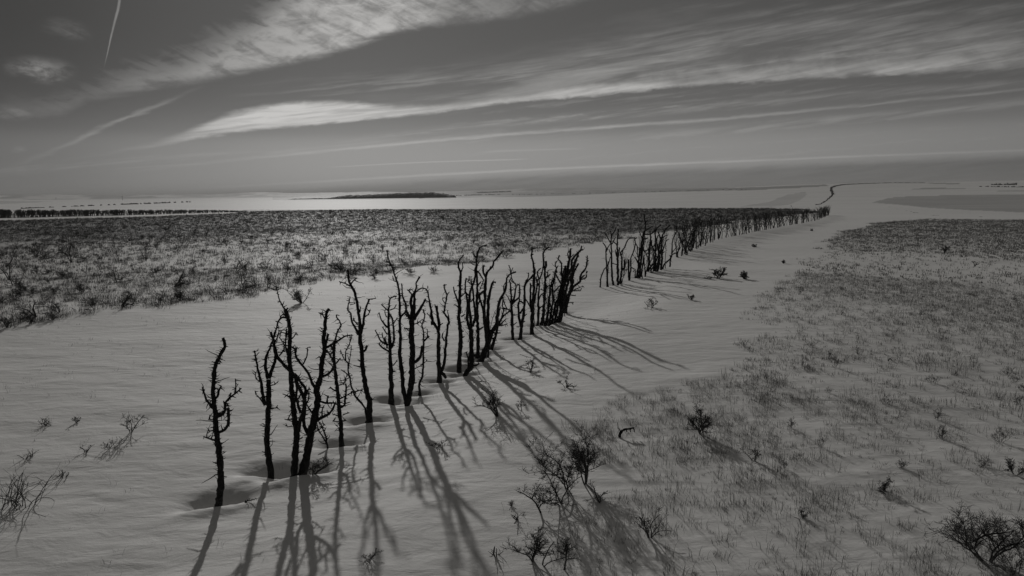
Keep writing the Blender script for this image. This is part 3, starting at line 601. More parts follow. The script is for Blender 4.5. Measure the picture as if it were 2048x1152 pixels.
# ------------------------------------------------------------------ repeated trees of the long row and of the far belt
def grow_tree(seed, h, stems=1, spurs=True, r0=.062):
    """upright dead tree: trunk, ascending limbs, spurs; base at the origin"""
    rg = random.Random(seed); tr, lb, tw = MB(), MB(), MB()
    def limb(p, d, ln, r, lvl, target):
        n = max(4, int(ln/.16)); P = [np.array(p, float)]; d = np.array(d, float)
        for k in range(n):
            d = d+np.array([rg.gauss(0, .13), rg.gauss(0, .13), rg.gauss(.05, .07)]); d /= np.linalg.norm(d)
            P.append(P[-1]+d*ln/n)
        target.tube(P, [r*(1-.65*k/n) for k in range(n+1)], 5 if lvl == 0 else 4, rg, .2)
        if lvl < 2:
            for _ in range(rg.randint(3, 5) if lvl == 0 else rg.randint(1, 3)):
                f = rg.uniform(.25, .92); k = int(f*n); an = rg.random()*6.28
                up = rg.uniform(.5, 1.6)
                dd = np.array([math.cos(an), math.sin(an), up]); dd /= np.linalg.norm(dd)
                limb(P[k], dd, ln*rg.uniform(.2, .45), r*(1-.65*f)*.65, lvl+1, lb if lvl == 0 else tw)
        if spurs:
            for k in range(1, n):
                if rg.random() < .6:
                    tdir = P[k+1]-P[k]; tdir /= np.linalg.norm(tdir)
                    spur(lb if lvl == 0 else target, P[k], tdir, rg.uniform(.1, .28), .02, rg)
    for s in range(stems):
        an = rg.random()*6.28; lean = rg.uniform(.02, .22)
        limb((rg.gauss(0, .05), rg.gauss(0, .05), -.25), (math.cos(an)*lean, math.sin(an)*lean, 1), h*rg.uniform(.8, 1.0)+.25, r0*rg.uniform(.7, 1.1), 0, tr)
    return tr, lb, tw
protos = []
for k in range(9):
    t_, l_, w_ = grow_tree(500+k, 3.0, 1 if k % 3 else 3)
    protos.append((t_.mesh('trunk', M_bark), l_.mesh('limbs', M_bark), w_.mesh('twigs', M_twig)))
def place_proto(meshes, name, loc, sc_, rz, label, cat, group, parts=('trunk', 'limbs', 'twigs'), tilt=0):
    r = empty(name, loc, rz); r.scale = sc_; r.rotation_euler = (tilt, 0, rz)
    for pn, me in zip(parts, meshes):
        c = bpy.data.objects.new(pn, me); col.objects.link(c); c.parent = r
    return tag(r, label, cat, group)
# path of the long row: photo points of the trunk feet and of the tops
RX = np.array([1357, 1370, 1391, 1408, 1425, 1441, 1460, 1490, 1521, 1556, 1608, 1634, 1657])
RB = np.array([515, 508, 496, 489, 483, 477, 473.5, 468, 460.7, 454.6, 445.5, 440, 430])
RTX = np.array([1357, 1380, 1400, 1430, 1460, 1500, 1540, 1600, 1640, 1657]); RT = np.array([440, 436, 433, 430, 429, 426, 423, 418, 415, 411])
gr = ground(RX, RB)
seg = np.concatenate([[0], np.cumsum(np.hypot(*np.diff(gr[:, :2], axis=0).T))])
rg = random.Random(5); N_ROW = 170
for k in range(N_ROW):
    u = (k/(N_ROW-1))*seg[-1]+rg.uniform(-.15, .15)
    x = np.interp(u, seg, gr[:, 0])+rg.gauss(0, .16); y = np.interp(u, seg, gr[:, 1])+rg.gauss(0, .16)
    z = float(terrain0(np.array([x]), np.array([y]))[0])
    px, py = project(np.array([x, y, z])); top = np.interp(px, RTX, RT)
    h = (py-top)/FPX*y*rg.uniform(.85, 1.2)
    dense = px > 1560
    lab = ('bare dead tree in the closely packed far end of the long row' if dense else
           'bare dead tree in the even middle stretch of the long row' if px > 1435 else
           'bare dead tree at the near start of the long unbroken row')
    s = h/3.0
    place_proto(protos[rg.randrange(9)], 'dead_tree', (x, y, z-.03), (s*rg.uniform(.6, .95), s*rg.uniform(.6, .95), s), rg.random()*6.28, lab, 'dead tree',
                'dead trees in the far end of the long row' if dense else 'dead trees in the middle of the long row' if px > 1435 else 'dead trees at the start of the long row', tilt=rg.gauss(0, .05))
for grp, lab, spots in (('thin stems crowding the group past the gap', 'slender dead stem crowded among its neighbours in the group past the gap',
                         [(1279, 557, 92), (1284, 555, 104), (1290, 553, 88), (1304, 546, 84), (1311, 544, 96), (1317, 542, 80), (1323, 540, 70), (1330, 537, 84), (1243, 566, 66)]),
                        ('thin stems filling the dense clump', 'slender dead stem filling a gap inside the dense clump before the open gap',
                         [(1089, 650, 104), (1104, 647, 96), (1110, 646, 110), (1122, 640, 100), (1128, 633, 92), (1070, 655, 84)]),
                        ('thin stems filling the tangled clump', 'slender dead stem filling a gap inside the tangled clump',
                         [(947, 727, 130), (972, 712, 120), (940, 735, 110)])):
    for px, py, hp in spots:
        g = ground([px], [py])[0]; s = hp/FPX*g[1]/3.0
        place_proto(protos[rg.randrange(9)], 'dead_tree', tuple(g-np.array([0, 0, .03])), (s*.62, s*.62, s), rg.random()*6.28, lab, 'dead tree', grp, tilt=rg.gauss(0, .03))
# dark shelter belt far off on the left
far_protos = []
for k in range(7):
    mb = MB(); rgk = random.Random(900+k)
    for s in range(9):
        an = rgk.random()*6.28; P = [np.array([rgk.gauss(0, .75), rgk.gauss(0, .3), -.2])]; d = np.array([math.cos(an)*.18, math.sin(an)*.18, 1])
        for q in range(5):
            d = d+np.array([rgk.gauss(0, .12), rgk.gauss(0, .12), 0]); P.append(P[-1]+d*.56/np.linalg.norm(d))
        mb.tube(P, [.09, .085, .08, .07, .05, .03], 4, rgk, .2)
        for q in range(2, 6):
            for w in range(6):
                d2 = np.array([rgk.gauss(0, .6), rgk.gauss(0, .6), .9]); d2 /= np.linalg.norm(d2)
                mb.tube([P[q], P[q]+d2*.25, P[q]+d2*.5+np.array([0, 0, .1])], [.05, .04, .03], 3)
    far_protos.append(mb.mesh('dead_tree', M_far))
gb = ground([-420, 0, 240, 480], [443, 436.5, 431, 423.5])
segb = np.concatenate([[0], np.cumsum(np.hypot(*np.diff(gb[:, :2], axis=0).T))])
NB = 120
for k in range(NB):
    v = k/(NB-1); pxk = -120+v*600+rg.uniform(-2, 2)
    g = ground([pxk], [np.interp(pxk, [-420, 0, 240, 480], [443, 436.0, 430.5, 424])])[0]
    top = np.interp(pxk, [-420, 0, 250, 420, 480], [421.5, 421, 420.5, 420, 421.5])
    py = project(g)[1]; h = max(.5, (py-top)/FPX*g[1])*rg.uniform(.8, 1.06)
    o = bpy.data.objects.new('dead_tree', far_protos[rg.randrange(7)]); col.objects.link(o)
    o.location = tuple(g+np.array([rg.gauss(0, .4), rg.gauss(0, .8), 0])); wd = h/2.6*rg.uniform(.9, 1.3)
    o.scale = (max(wd, .7)*1.3, wd, h/2.8); o.rotation_euler = (0, 0, rg.choice([0, math.pi])+rg.gauss(0, .3))
    tag(o, 'small dark bare tree packed into the straight belt on the far left', 'dead tree', 'trees of the far left belt')

# ------------------------------------------------------------------ bare bushes
def grow_bush(seed, w, h, stems, dens=1.0, lean=0.0, r0=.012, upright=.8, levels=3, rt=.0035):
    rg = random.Random(seed); st, tw = MB(), MB()
    def br(p, d, ln, r, lvl):
        n = 7 if lvl == 0 else 5 if lvl == 1 else 4; P = [np.array(p, float)]; d = np.array(d, float)
        cv = np.array([rg.gauss(0, .12), rg.gauss(0, .12), rg.gauss(.02, .08)])
        for k in range(n):
            d = d+cv+np.array([rg.gauss(0, .2), rg.gauss(0, .2), rg.gauss(0, .14)]); d /= np.linalg.norm(d)
            q = P[-1]+d*ln/n; q[2] = max(q[2], .01) if lvl else q[2]
            P.append(q)
        R = [max(r*(1-.55*k/n), rt*.7) for k in range(n+1)]
        (st if lvl < 2 else tw).tube(P, R, 4 if lvl == 0 else 3)
        if lvl < levels:
            cnt = [6, 5, 3][lvl]*dens
            for _ in range(max(1, int(cnt+rg.random()))):
                f = rg.uniform(.28, 1.0); k = min(n, max(1, int(f*n))); an = rg.random()*6.28
                t = P[k]-P[k-1]; t /= np.linalg.norm(t)
                dd = t*.8+np.array([math.cos(an), math.sin(an), rg.uniform(-.2, .9)*upright]); dd /= np.linalg.norm(dd)
                br(P[k], dd, ln*rg.uniform(.3, .6), max(r*(1-.5*f)*.6, rt), lvl+1)
    for s in range(stems):
        an = rg.random()*6.28; q = rg.uniform(.1, 1.0)
        d = np.array([math.cos(an)*q*w/2+lean*w, math.sin(an)*q*w/2*.7, h*.8]); ln = np.linalg.norm(d)*rg.uniform(.8, 1.0)
        sp = .01 if levels > 1 else w*.2
        br((rg.gauss(0, sp), rg.gauss(0, sp*.6), -.06), d/ln, ln, r0*rg.uniform(.7, 1.1), 0)
    return st, tw
def hero_bush(px, py, wpx, hpx, seed, label, stems=4, dens=1.0, lean=0., m=None, r0=1.2, name='bush', cat='bush', **k):
    if wpx < 48: wpx *= .82; hpx *= .82
    g = ground([px], [py])[0]; sc_ = g[1]/FPX
    st, tw = grow_bush(seed, wpx*sc_*1.35, hpx*sc_*1.25, stems, dens*1.25, lean, r0=r0*sc_*1.15, rt=.40*sc_, **k)
    r = empty(name, tuple(g))
    st.build('stems', m or M_bush, r); tw.v and tw.build('twigs', m or M_bush, r)
    return tag(r, label, cat)
hero_bush(1171, 968, 100, 112, 1, 'largest rounded bare bush in the foreground, dark crown of fine twigs', 4, 1.15, -.05, r0=2.0)
hero_bush(1133, 977, 62, 105, 2, 'tall narrow bare bush standing behind the foreground cluster, left of the largest', 3, .9, -.22, r0=1.7)
hero_bush(1125, 1009, 66, 88, 3, 'dense slanting bare bush leaning left, in the middle of the foreground cluster', 3, 1.1, -.42, r0=1.9)
hero_bush(1084, 1025, 70, 74, 4, 'open bare bush leaning far left at the left side of the foreground cluster', 2, .8, -.42, r0=1.7)
hero_bush(1202, 1005, 40, 42, 5, 'small twisted twig bush at the right foot of the largest bare bush', 2, .7, -.3, r0=1.4)
hero_bush(1064, 1120, 76, 70, 6, 'spreading bare bush low in the foreground with a flat tangled top', 3, 1.1, -.15, r0=2.0)
hero_bush(1080, 1130, 56, 66, 7, 'thin bare bush curving up to the right, between two others near the bottom edge', 2, .7, .35, r0=1.8)
hero_bush(1130, 1140, 54, 78, 8, 'bare bush on one straight stem closest to the bottom edge', 1, 1.3, -.05, r0=2.4)
hero_bush(995, 833, 56, 64, 9, 'dark bare bush with arms spread sideways, alone on the drift among the long shadows', 3, .8, -.18, r0=1.7)
hero_bush(1402, 868, 66, 62, 10, 'dark rounded bare bush at the edge of the grass right of the shadows', 4, 1.0, -.15, r0=1.5)
hero_bush(1512, 922, 46, 40, 11, 'open bare bush with forked stems in the middle of the right grass', 3, .6, -.2, r0=1.3, m=M_grey)
hero_bush(1975, 1122, 150, 110, 12, 'big sprawling dark bush of tangled curved stems in the bottom right corner', 6, 1.2, -.12, r0=2.2)
hero_bush(2032, 1148, 66, 66, 13, 'pale fine-twigged bush beside the big sprawling bush at the right corner', 5, .9, -.1, r0=1.1, m=M_grey)
hero_bush(2030, 948, 62, 36, 14, 'dark low bush at the right edge above the sprawling corner bush', 4, .9, 0, r0=1.3)
hero_bush(1768, 982, 46, 40, 15, 'small dark tangle of twigs in the open middle of the right grass', 4, .8, -.1, r0=1.3)
hero_bush(1437, 557, 42, 24, 16, 'small round twiggy bush on bare snow, left one of the pair past the shadows', 7, .8, 0, r0=.9)
hero_bush(1490, 558, 30, 18, 17, 'smaller round twiggy bush on bare snow, right one of the pair past the shadows', 6, .8, 0, r0=.8)
hero_bush(1305, 615, 44, 26, 18, 'faint low bush on rippled snow below the shadows of the far group', 5, .5, 0, r0=.8, m=M_grey)
hero_bush(1385, 600, 26, 14, 19, 'tiny faint bush lying in the shadows of the far group', 4, .6, 0, r0=.7, m=M_grey)
hero_bush(1130, 775, 30, 28, 20, 'small faint bush between the long shadows of the tangled clump', 4, .6, 0, r0=.9, m=M_grey)
hero_bush(1062, 745, 20, 34, 21, 'small upright dry bush just below the tangled clump', 3, .6, 0, r0=.9, m=M_grey)
hero_bush(1043, 822, 18, 30, 22, 'thin upright dry sprig right of the bush with sideways arms', 3, .5, 0, r0=.8, m=M_grey)
hero_bush(880, 900, 26, 38, 23, 'faint upright dry sprig among the near tree shadows', 3, .6, 0, r0=.9, m=M_grey)
hero_bush(738, 1118, 50, 30, 24, 'faint low twig bush in the tree shadows at the bottom', 4, .6, 0, r0=.9, m=M_grey)
hero_bush(622, 958, 34, 74, 25, 'fine wiry shrub against the foot of the thickest near tree', 3, .8, 0, r0=1.3)
hero_bush(262, 864, 54, 48, 26, 'curly wiry bush bent into an open ring on the snow left of the lone tree', 3, .6, .1, r0=1.0)
hero_bush(30, 1014, 90, 80, 27, 'tall clump of dry bent stems at the left edge near the bottom', 22, .5, .1, r0=1.0, m=M_grey, levels=1)
hero_bush(58, 916, 28, 36, 28, 'narrow bundle of dry upright stems above the clump at the left edge', 8, .3, 0, r0=.9, m=M_grey, levels=1)
hero_bush(95, 850, 32, 28, 29, 'fan-shaped tuft of dry stems, upper left of the wiry ring bush', 8, .4, 0, r0=1.0, m=M_grey, levels=1)
hero_bush(152, 846, 26, 22, 30, 'small square-looking sprig left of the wiry ring bush', 3, .6, 0, r0=.8, m=M_grey)
hero_bush(218, 898, 34, 36, 31, 'loose sprig of twigs just below the wiry ring bush', 4, .5, 0, r0=.8, m=M_grey)
hero_bush(171, 905, 30, 28, 32, 'V-shaped dry sprig below the wiry ring bush, on its left', 3, .4, 0, r0=1.0, m=M_grey)
hero_bush(124, 953, 44, 22, 33, 'low wide tuft of dry stems right of the clump at the left edge', 9, .3, .1, r0=1.0, m=M_grey, levels=1)
hero_bush(604, 606, 60, 28, 34, 'broad pale bush on clean snow above the gap behind the tangled whip tree', 12, .5, 0, r0=.8, m=M_grey)
hero_bush(1607, 1036, 40, 34, 35, 'grey dry bush low in the right grass, left of centre', 6, .5, 0, r0=1.1, m=M_grey)
hero_bush(1300, 1075, 60, 60, 36, 'dry bush of upright stems at the lower left edge of the right grass', 9, .5, -.1, r0=1.2, m=M_grey)
hero_bush(1888, 507, 26, 20, 37, 'dark forked bush standing out on the pale strip in the right field', 3, .6, .1, r0=1.0)
hero_bush(1948, 533, 24, 14, 38, 'dark slanting stick bush below the pale strip at the right', 2, .4, .5, r0=1.0)
hero_bush(1566, 527, 18, 9, 39, 'tiny dark sprig alone on the snow left of the right field', 4, .6, 0, r0=.8)
hero_bush(1625, 462, 14, 6, 40, 'tiny dark sprig below the far end of the long row', 4, .5, 0, r0=.6)
hero_bush(1508, 494, 26, 8, 41, 'tiny low bush on the snow below the middle of the long row', 6, .5, 0, r0=.6)
# low broken twigs and a blackened stub
hero_bush(1040, 1037, 60, 26, 45, 'low broken twigs lying on the snow left of the foreground bush cluster', 3, .4, .2, r0=1.5, name='fallen_branch', cat='branch', upright=.2, levels=2)
hero_bush(988, 1112, 24, 34, 46, 'short stiff twigs at the left end of the bushes near the bottom edge', 4, .4, .3, r0=1.5, name='fallen_branch', cat='branch', levels=1)
hero_bush(1025, 1012, 26, 22, 47, 'small crooked twig stuck in the snow left of the far-leaning bush', 2, .7, 0, r0=1.1, name='fallen_branch', cat='branch', levels=2)
def stub(px, py, poly, label):
    g = ground([px], [py])[0]; r = empty('broken_stub', tuple(g)); rgs = random.Random(int(px)); mb = MB(); tw = MB()
    for w0, w1, pl in poly:
        P = np.array([[(x-px)/FPX*g[1], rgs.gauss(0, .01), (py-y)/FPX*g[1]-.02] for x, y in pl]); P = catmull(P, .02)
        n = len(P); mb.tube(P, [(w0+(w1-w0)*k/(n-1))/2/FPX*g[1] for k in range(n)], 6, rgs, .3)
        for k in range(1, n-1):
            for _ in range(2): t = P[k+1]-P[k]; spur(tw, P[k], t/np.linalg.norm(t), .04, .006, rgs, -.4)
    mb.build('stem', M_bark, r); tw.build('spurs', M_twig, r); tag(r, label, 'stump')
stub(1240, 874, [(7, 5, [(1240, 877), (1239, 869), (1243, 860)]), (5, 2.5, [(1242, 862), (1248, 856), (1258, 855), (1270, 853)]), (3, 2, [(1268, 853), (1270, 862)]), (3, 2, [(1260, 854), (1262, 862)]), (3, 2, [(1252, 854), (1254, 861)]), (2.5, 1.2, [(1243, 862), (1236, 852), (1235, 841)])],
     'blackened hooked stub of wood poking out of the snow right of the foreground bushes')
stub(491, 1007, [(5, 4, [(489, 1008), (491, 1002), (493, 999)]), (2, 1, [(493, 1000), (505, 997), (516, 994)]), (1.5, 1, [(492, 1000), (502, 993)])],
     'short broken twig end in the snow right of the lone near tree')
stub(1777, 560+162, [(2.5, 1.5, [(1775, 723), (1778, 716), (1782, 717), (1785, 722)])], 'tiny dark bent stick in the middle of the right grass')
# scrub bushes of the left field
bvar = [tuple(x.mesh(n, M_scrub if k % 3 else M_bush) for x, n in zip(grow_bush(700+k, 1.3, .7, 7+k % 3*2, .75, 0, r0=.014, rt=.006), ('stems', 'twigs'))) for k in range(8)]
gvar = [tuple(x.mesh(n, M_grey) for x, n in zip(grow_bush(780+k, 1.3, .7, 6, .7, 0, r0=.012, rt=.006), ('stems', 'twigs'))) for k in range(4)]
arch = [tuple(x.mesh(n, M_bush) for x, n in zip(grow_bush(740+k, 1.8, .8, 3, .5, .35*(1 if k % 2 else -1), r0=.03, rt=.008), ('stems', 'twigs'))) for k in range(4)]
def lbush(px, py, wpx, hpx, rgb, label, group=None, var=None, cat='bush'):
    g = ground([px], [py])[0]; s = g[1]/FPX
    m = (var or bvar)[rgb.randrange(len(var or bvar))]
    return place_proto(m, 'bush', tuple(g-np.array([0, 0, .03])), (wpx*s/1.5, wpx*s/1.5, hpx*s/.72), rgb.random()*6.28 if var is None else rgb.gauss(0, .4), label, cat, group, ('stems', 'twigs'))
rgb = random.Random(77)
NAMED = [(15, 655, 60, 40, 'darkest bush at the left edge, lowest of the scrub field'), (60, 648, 60, 30, 'dark spreading bush next to the one at the left edge'), (105, 640, 55, 26, 'dark low bush, third from the left along the scrub edge'),
 (318, 606, 66, 34, 'dense dark bush on the scrub edge left of the narrow snow gap'), (360, 600, 60, 30, 'spiky dry bush beside the dense one left of the snow gap'), (455, 588, 50, 28, 'low arching bush right of the narrow snow gap'),
 (492, 582, 44, 32, 'round dense bush right of the snow gap, beside the arching one'), (535, 574, 44, 30, 'upright dry bush, third right of the snow gap'), (20, 560, 60, 50, 'tall open bush with a forked trunk near the left edge of the scrub'),
 (145, 525, 56, 44, 'tall open V-shaped bush in the left scrub'), (72, 515, 40, 36, 'dark narrow bush left of the tall V-shaped one'), (345, 574, 60, 38, 'bush with long slanting stems in the middle of the left scrub'),
 (235, 565, 50, 24, 'sloping dead branch bush left of the one with long slanting stems'), (488, 540, 40, 28, 'open round bush above the low arching ones'), (640, 530, 40, 26, 'bush with one long stem reaching right near the scrub edge'),
 (705, 552, 50, 28, 'dark bush directly behind the wineglass-shaped tree tip'), (750, 556, 46, 26, 'dark bush just right of the wineglass-shaped tree tip'), (1010, 515, 56, 18, 'dark low bush on the scrub edge behind the tangled clump'),
 (965, 522, 44, 14, 'low dark bush left of the one behind the tangled clump'), (820, 548, 46, 20, 'grey bush behind the tip of the tall V-shaped tree'), (868, 545, 40, 18, 'grey bush between the V-shaped and the twin-stemmed trees'),
 (30, 600, 60, 26, 'mid-sized dry bush above the darkest one at the left edge'), (190, 612, 44, 22, 'small dry bush between the two dark edge groups of the scrub')]
for i, (x, y, w_, h_, l) in enumerate(NAMED): lbush(x, y, w_, h_, rgb, l, var=arch if i in (5, 8, 9, 11, 12, 14) else None)
cnt = 0
while cnt < 130:
    v = rgb.random(); x = rgb.uniform(-60, 1200); y = 460+190*v**1.3
    lim = np.interp(x, [-60, 0, 130, 380, 600, 750, 1000, 1200], [670, 650, 628, 600, 570, 545, 515, 482])
    if y > lim: continue
    s = (y-395)/200
    lbush(x, y, 60*s*rgb.uniform(.6, 1.2), 30*s*rgb.uniform(.6, 1.2), rgb, 'bare scrub bush scattered through the snowy field left of the tree row', 'scrub bushes of the left field', var=arch if rgb.random() < .25 else None); cnt += 1
cnt = 0
while cnt < 30:
    x = rgb.uniform(1420, 2100); y = rgb.uniform(505, 980)
    if x < np.interp(y, [500, 560, 610, 700, 760, 980], [1700, 1600, 1540, 1480, 1440, 1330]): continue
    s = (y-380)/200
    lbush(x, y, 24*s*rgb.uniform(.5, 1.1), 12*s*rgb.uniform(.6, 1.2), rgb, 'low dry bush among the grass in the field right of the tree row', 'dry bushes of the right field', var=gvar); cnt += 1

# ------------------------------------------------------------------ grass and scrub cover
nr = np.random.default_rng(4)
def tufts(name, X, Y, hh, blades, wid, spread, m, label, cat, bend=.35):
    n = len(X); Z = terrain0(X, Y)
    N_ = n*blades; idx = np.repeat(np.arange(n), blades)
    an = nr.random(N_)*6.283; rr = nr.random(N_)**.7*spread*hh[idx]
    bx = X[idx]+np.cos(an)*rr; by = Y[idx]+np.sin(an)*rr; bz = Z[idx]-.02
    h = hh[idx]*nr.uniform(.45, 1.1, N_); a2 = an+nr.normal(0, .7, N_); tl = nr.uniform(0, bend*1.6, N_)
    wa = nr.random(N_)*3.1416; wx = np.cos(wa)*wid*.5*(.6+.8*nr.random(N_)); wy = np.sin(wa)*wid*.5
    f1 = .55
    mx = bx+np.cos(a2)*tl*h*.3; my = by+np.sin(a2)*tl*h*.3; mz = bz+h*f1
    tx = bx+np.cos(a2)*tl*h; ty = by+np.sin(a2)*tl*h; tz = bz+h*np.sqrt(np.maximum(1-tl*tl*.5, .2))
    V = np.stack([np.stack([bx-wx, by-wy, bz], 1), np.stack([bx+wx, by+wy, bz], 1), np.stack([mx+wx*.8, my+wy*.8, mz], 1),
                  np.stack([mx-wx*.8, my-wy*.8, mz], 1), np.stack([tx, ty, tz], 1)], 1).reshape(-1, 3)
    k = np.arange(N_)*5
    F = np.stack([np.stack([k, k+1, k+2], 1), np.stack([k, k+2, k+3], 1), np.stack([k+3, k+2, k+4], 1)], 1).reshape(-1, 3)
    o = bpy.data.objects.new(name, raw_mesh(name, V, F, m)); col.objects.link(o)
    return tag(o, label, cat, kind='stuff')
def wedge(n, az0, az1, d0, d1):
    a = np.radians(nr.uniform(az0, az1, n)); d = np.sqrt(nr.uniform(d0*d0, d1*d1, n)); return np.sin(a)*d, np.cos(a)*d
def jpx(X, Y, amt=1.0):
    jx = X+(fbm(X/5, Y/5, 41)-.5)*9*amt; jy = Y+(fbm(X/5, Y/5, 57)-.5)*7*amt
    jx = jx+(vnoise(X/.7, Y/.7, 44)-.5)*2.4*amt; jy = jy+(vnoise(X/.7, Y/.7, 45)-.5)*3.4*amt
    return project(np.stack([jx, jy, terrain0(X, Y)], -1))
L_DENSE = [(-1500, 455), (-400, 449), (0, 441), (240, 435), (460, 427), (485, 419.5), (1000, 418.5), (1500, 416.5), (1600, 418), (1640, 424), (1500, 440), (1350, 462), (1200, 470), (900, 463), (700, 462), (300, 478), (0, 500), (-1500, 560)]
L_MED = [(-1500, 540), (0, 495), (300, 474), (700, 458), (1200, 466), (1330, 462), (1240, 478), (1160, 492), (1000, 512), (750, 540), (560, 575), (400, 600), (150, 640), (0, 662), (-1500, 900)]
L_EDGE = [(-1500, 780), (0, 625), (150, 610), (400, 572), (600, 550), (800, 520), (1000, 505), (1000, 520), (750, 545), (560, 580), (400, 606), (150, 645), (0, 668), (-1500, 900)]
R_DENSE = [(1640, 497), (1690, 462), (1760, 445), (1850, 438), (2048, 440), (3600, 460), (3600, 560), (2048, 522), (1850, 506), (1720, 506)]
R_MED = [(1690, 500), (1850, 500), (2048, 516), (3600, 550), (3600, 860), (2048, 740), (1460, 740), (1480, 690), (1520, 620), (1590, 560), (1600, 520)]
R_NEAR = [(1470, 730), (2048, 730), (3600, 850), (3600, 2500), (1000, 2500), (990, 1152), (1010, 1060), (1230, 1000), (1200, 870), (1300, 790), (1400, 760)]
def clump(X, Y, s, lo, hi, sd): return sst(fbm(X/s, Y/s, sd, 4), lo, hi)
def dens_left(X, Y):
    px, py = jpx(X, Y); D = np.zeros(len(X))
    D = np.where(inpoly(px, py, L_MED), np.where(Y < 50, .2, .38)+np.where(Y < 62, .36, .5)*clump(X, Y/1.3, 7, .42, .66, 61)+.16*clump(X, Y, 1.5, .4, .6, 62), D)
    far = sst(Y, 60, 150)
    D = np.where(inpoly(px, py, L_DENSE), np.maximum(.25+.75*clump(X, Y, 9, .36, .6, 63), far*.95), D)
    D = np.where(inpoly(px, py, L_EDGE), np.maximum(D, .15+.85*clump(X, Y, 3, .45, .55, 64)), D)
    return D
def dens_right(X, Y):
    px, py = jpx(X, Y, .5); D = np.zeros(len(X))
    edge_ = .35+.65*clump(X, Y, 2.2, .38, .62, 71)
    D = np.where(inpoly(px, py, R_NEAR), edge_*(.25+.75*clump(X, Y, .9, .4, .6, 72)), D)
    D = np.where(inpoly(px, py, R_MED), .22+.33*clump(X, Y, 5, .36, .66, 73), D)
    D = np.where(inpoly(px, py, R_DENSE), .8+.2*clump(X, Y, 4, .4, .6, 74), D)
    return D
def scatter(n, w_, densf):
    X, Y = wedge(n, *w_); k = nr.random(n) < densf(X, Y); return X[k], Y[k]
# left field
X, Y = scatter(14000, (-42, 22, 22, 62), dens_left)
tufts('dry_scrub', X, Y, nr.uniform(.12, .38, len(X)), 20, .012, 1.2, M_scrub, 'dark dry scrub and stalks covering the near part of the snowy field left of the tree row', 'scrub', .8)
X, Y = scatter(50000, (-42, 24, 62, 170), lambda X, Y: dens_left(X, Y)*(1-sst(Y, 110, 165)))
tufts('dry_scrub', X, Y, nr.uniform(.15, .45, len(X)), 10, .022, .9, M_scrub, 'dark dry scrub in broken bands across the middle of the left field', 'scrub', .7)
X, Y = scatter(46000, (-42, 26, 110, 300), lambda X, Y: dens_left(X, Y)*sst(Y, 110, 165))
tufts('dry_scrub', X, Y, nr.uniform(.2, .5, len(X)), 8, .05, 1.2, M_scrub, 'solid dark scrub along the far edge of the left field, below the bright snowfields', 'scrub')
# sparse stalks on the open snow, left
def dens_sparse(X, Y):
    px, py = jpx(X, Y, .3); D = np.where((px < 420) & (py > 640), .06+.45*clump(X, Y, 2.0, .58, .7, 81), .0)
    D = np.where((px < 330) & (py > 800) & (py < 1000), D+.18*clump(X, Y, 1.5, .45, .6, 82), D)
    D = np.where((px >= 420) & (px < 1250) & (py > 560) & (py < 1150), .02+.14*clump(X, Y, 2.0, .6, .72, 83), D)
    lim = np.interp(px, [0, 400, 750, 1000, 1200], [640, 590, 540, 510, 480])
    return np.where((py > lim) & (py < lim+60) & (px < 1200), .14+.5*clump(X, Y, 2.5, .5, .65, 84), D)
X, Y = scatter(5200, (-42, 20, 7, 45), dens_sparse)
tufts('dry_grass', X, Y, nr.uniform(.05, .2, len(X)), 4, .005, .7, M_grass, 'sparse thin dry stalks sticking out of the open snow around the tree row', 'grass', .5)
# right field
X, Y = scatter(7500, (4, 46, 6.5, 20), dens_right)
tufts('dry_grass', X, Y, nr.uniform(.03, 1, len(X))**1.7*.24+.04, 14, .0055, .8, M_grass, 'tufts of dry grass poking through the snow in the near right foreground', 'grass', .45)
X, Y = scatter(34000, (6, 46, 20, 50), dens_right)
tufts('dry_grass', X, Y, nr.uniform(.03, 1, len(X))**1.5*.22+.05, 10, .0085, .9, M_grass, 'scattered dry grass tufts over the middle of the right field', 'grass', .4)
X, Y = scatter(60000, (12, 46, 50, 175), dens_right)
tufts('dry_grass', X, Y, nr.uniform(.08, .28, len(X)), 6, .03, 1.2, M_grass, 'dense grey grass filling the far part of the right field', 'grass', .4)

# ------------------------------------------------------------------ ground sheet
azf = np.radians(np.concatenate([np.arange(-180, -44, 4.0), np.arange(-44, 44, .125), np.arange(44, 180.1, 4.0)]))
yy = np.concatenate([np.geomspace(4000, 700, 24)[:-1], np.arange(700, 60, -1.6), np.arange(60, 12, -.8), np.geomspace(12, .9, 60)])
dd = 8041.0/yy; dd = np.concatenate([[.01], dd])
A, D = np.meshgrid(azf, dd); GX = (np.sin(A)*D).ravel(); GY = (np.cos(A)*D).ravel()
GZ = terrain(GX.copy(), GY.copy())
na, nd = len(azf), len(dd)
i, j = np.meshgrid(np.arange(nd-1), np.arange(na-1), indexing='ij'); a0 = (i*na+j).ravel()
F = np.stack([a0, a0+1, a0+na+1, a0+na], 1)
me = raw_mesh('ground', np.stack([GX, GY, GZ], 1), F, M_snow)
me.polygons.foreach_set('use_smooth', np.ones(len(me.polygons), bool))
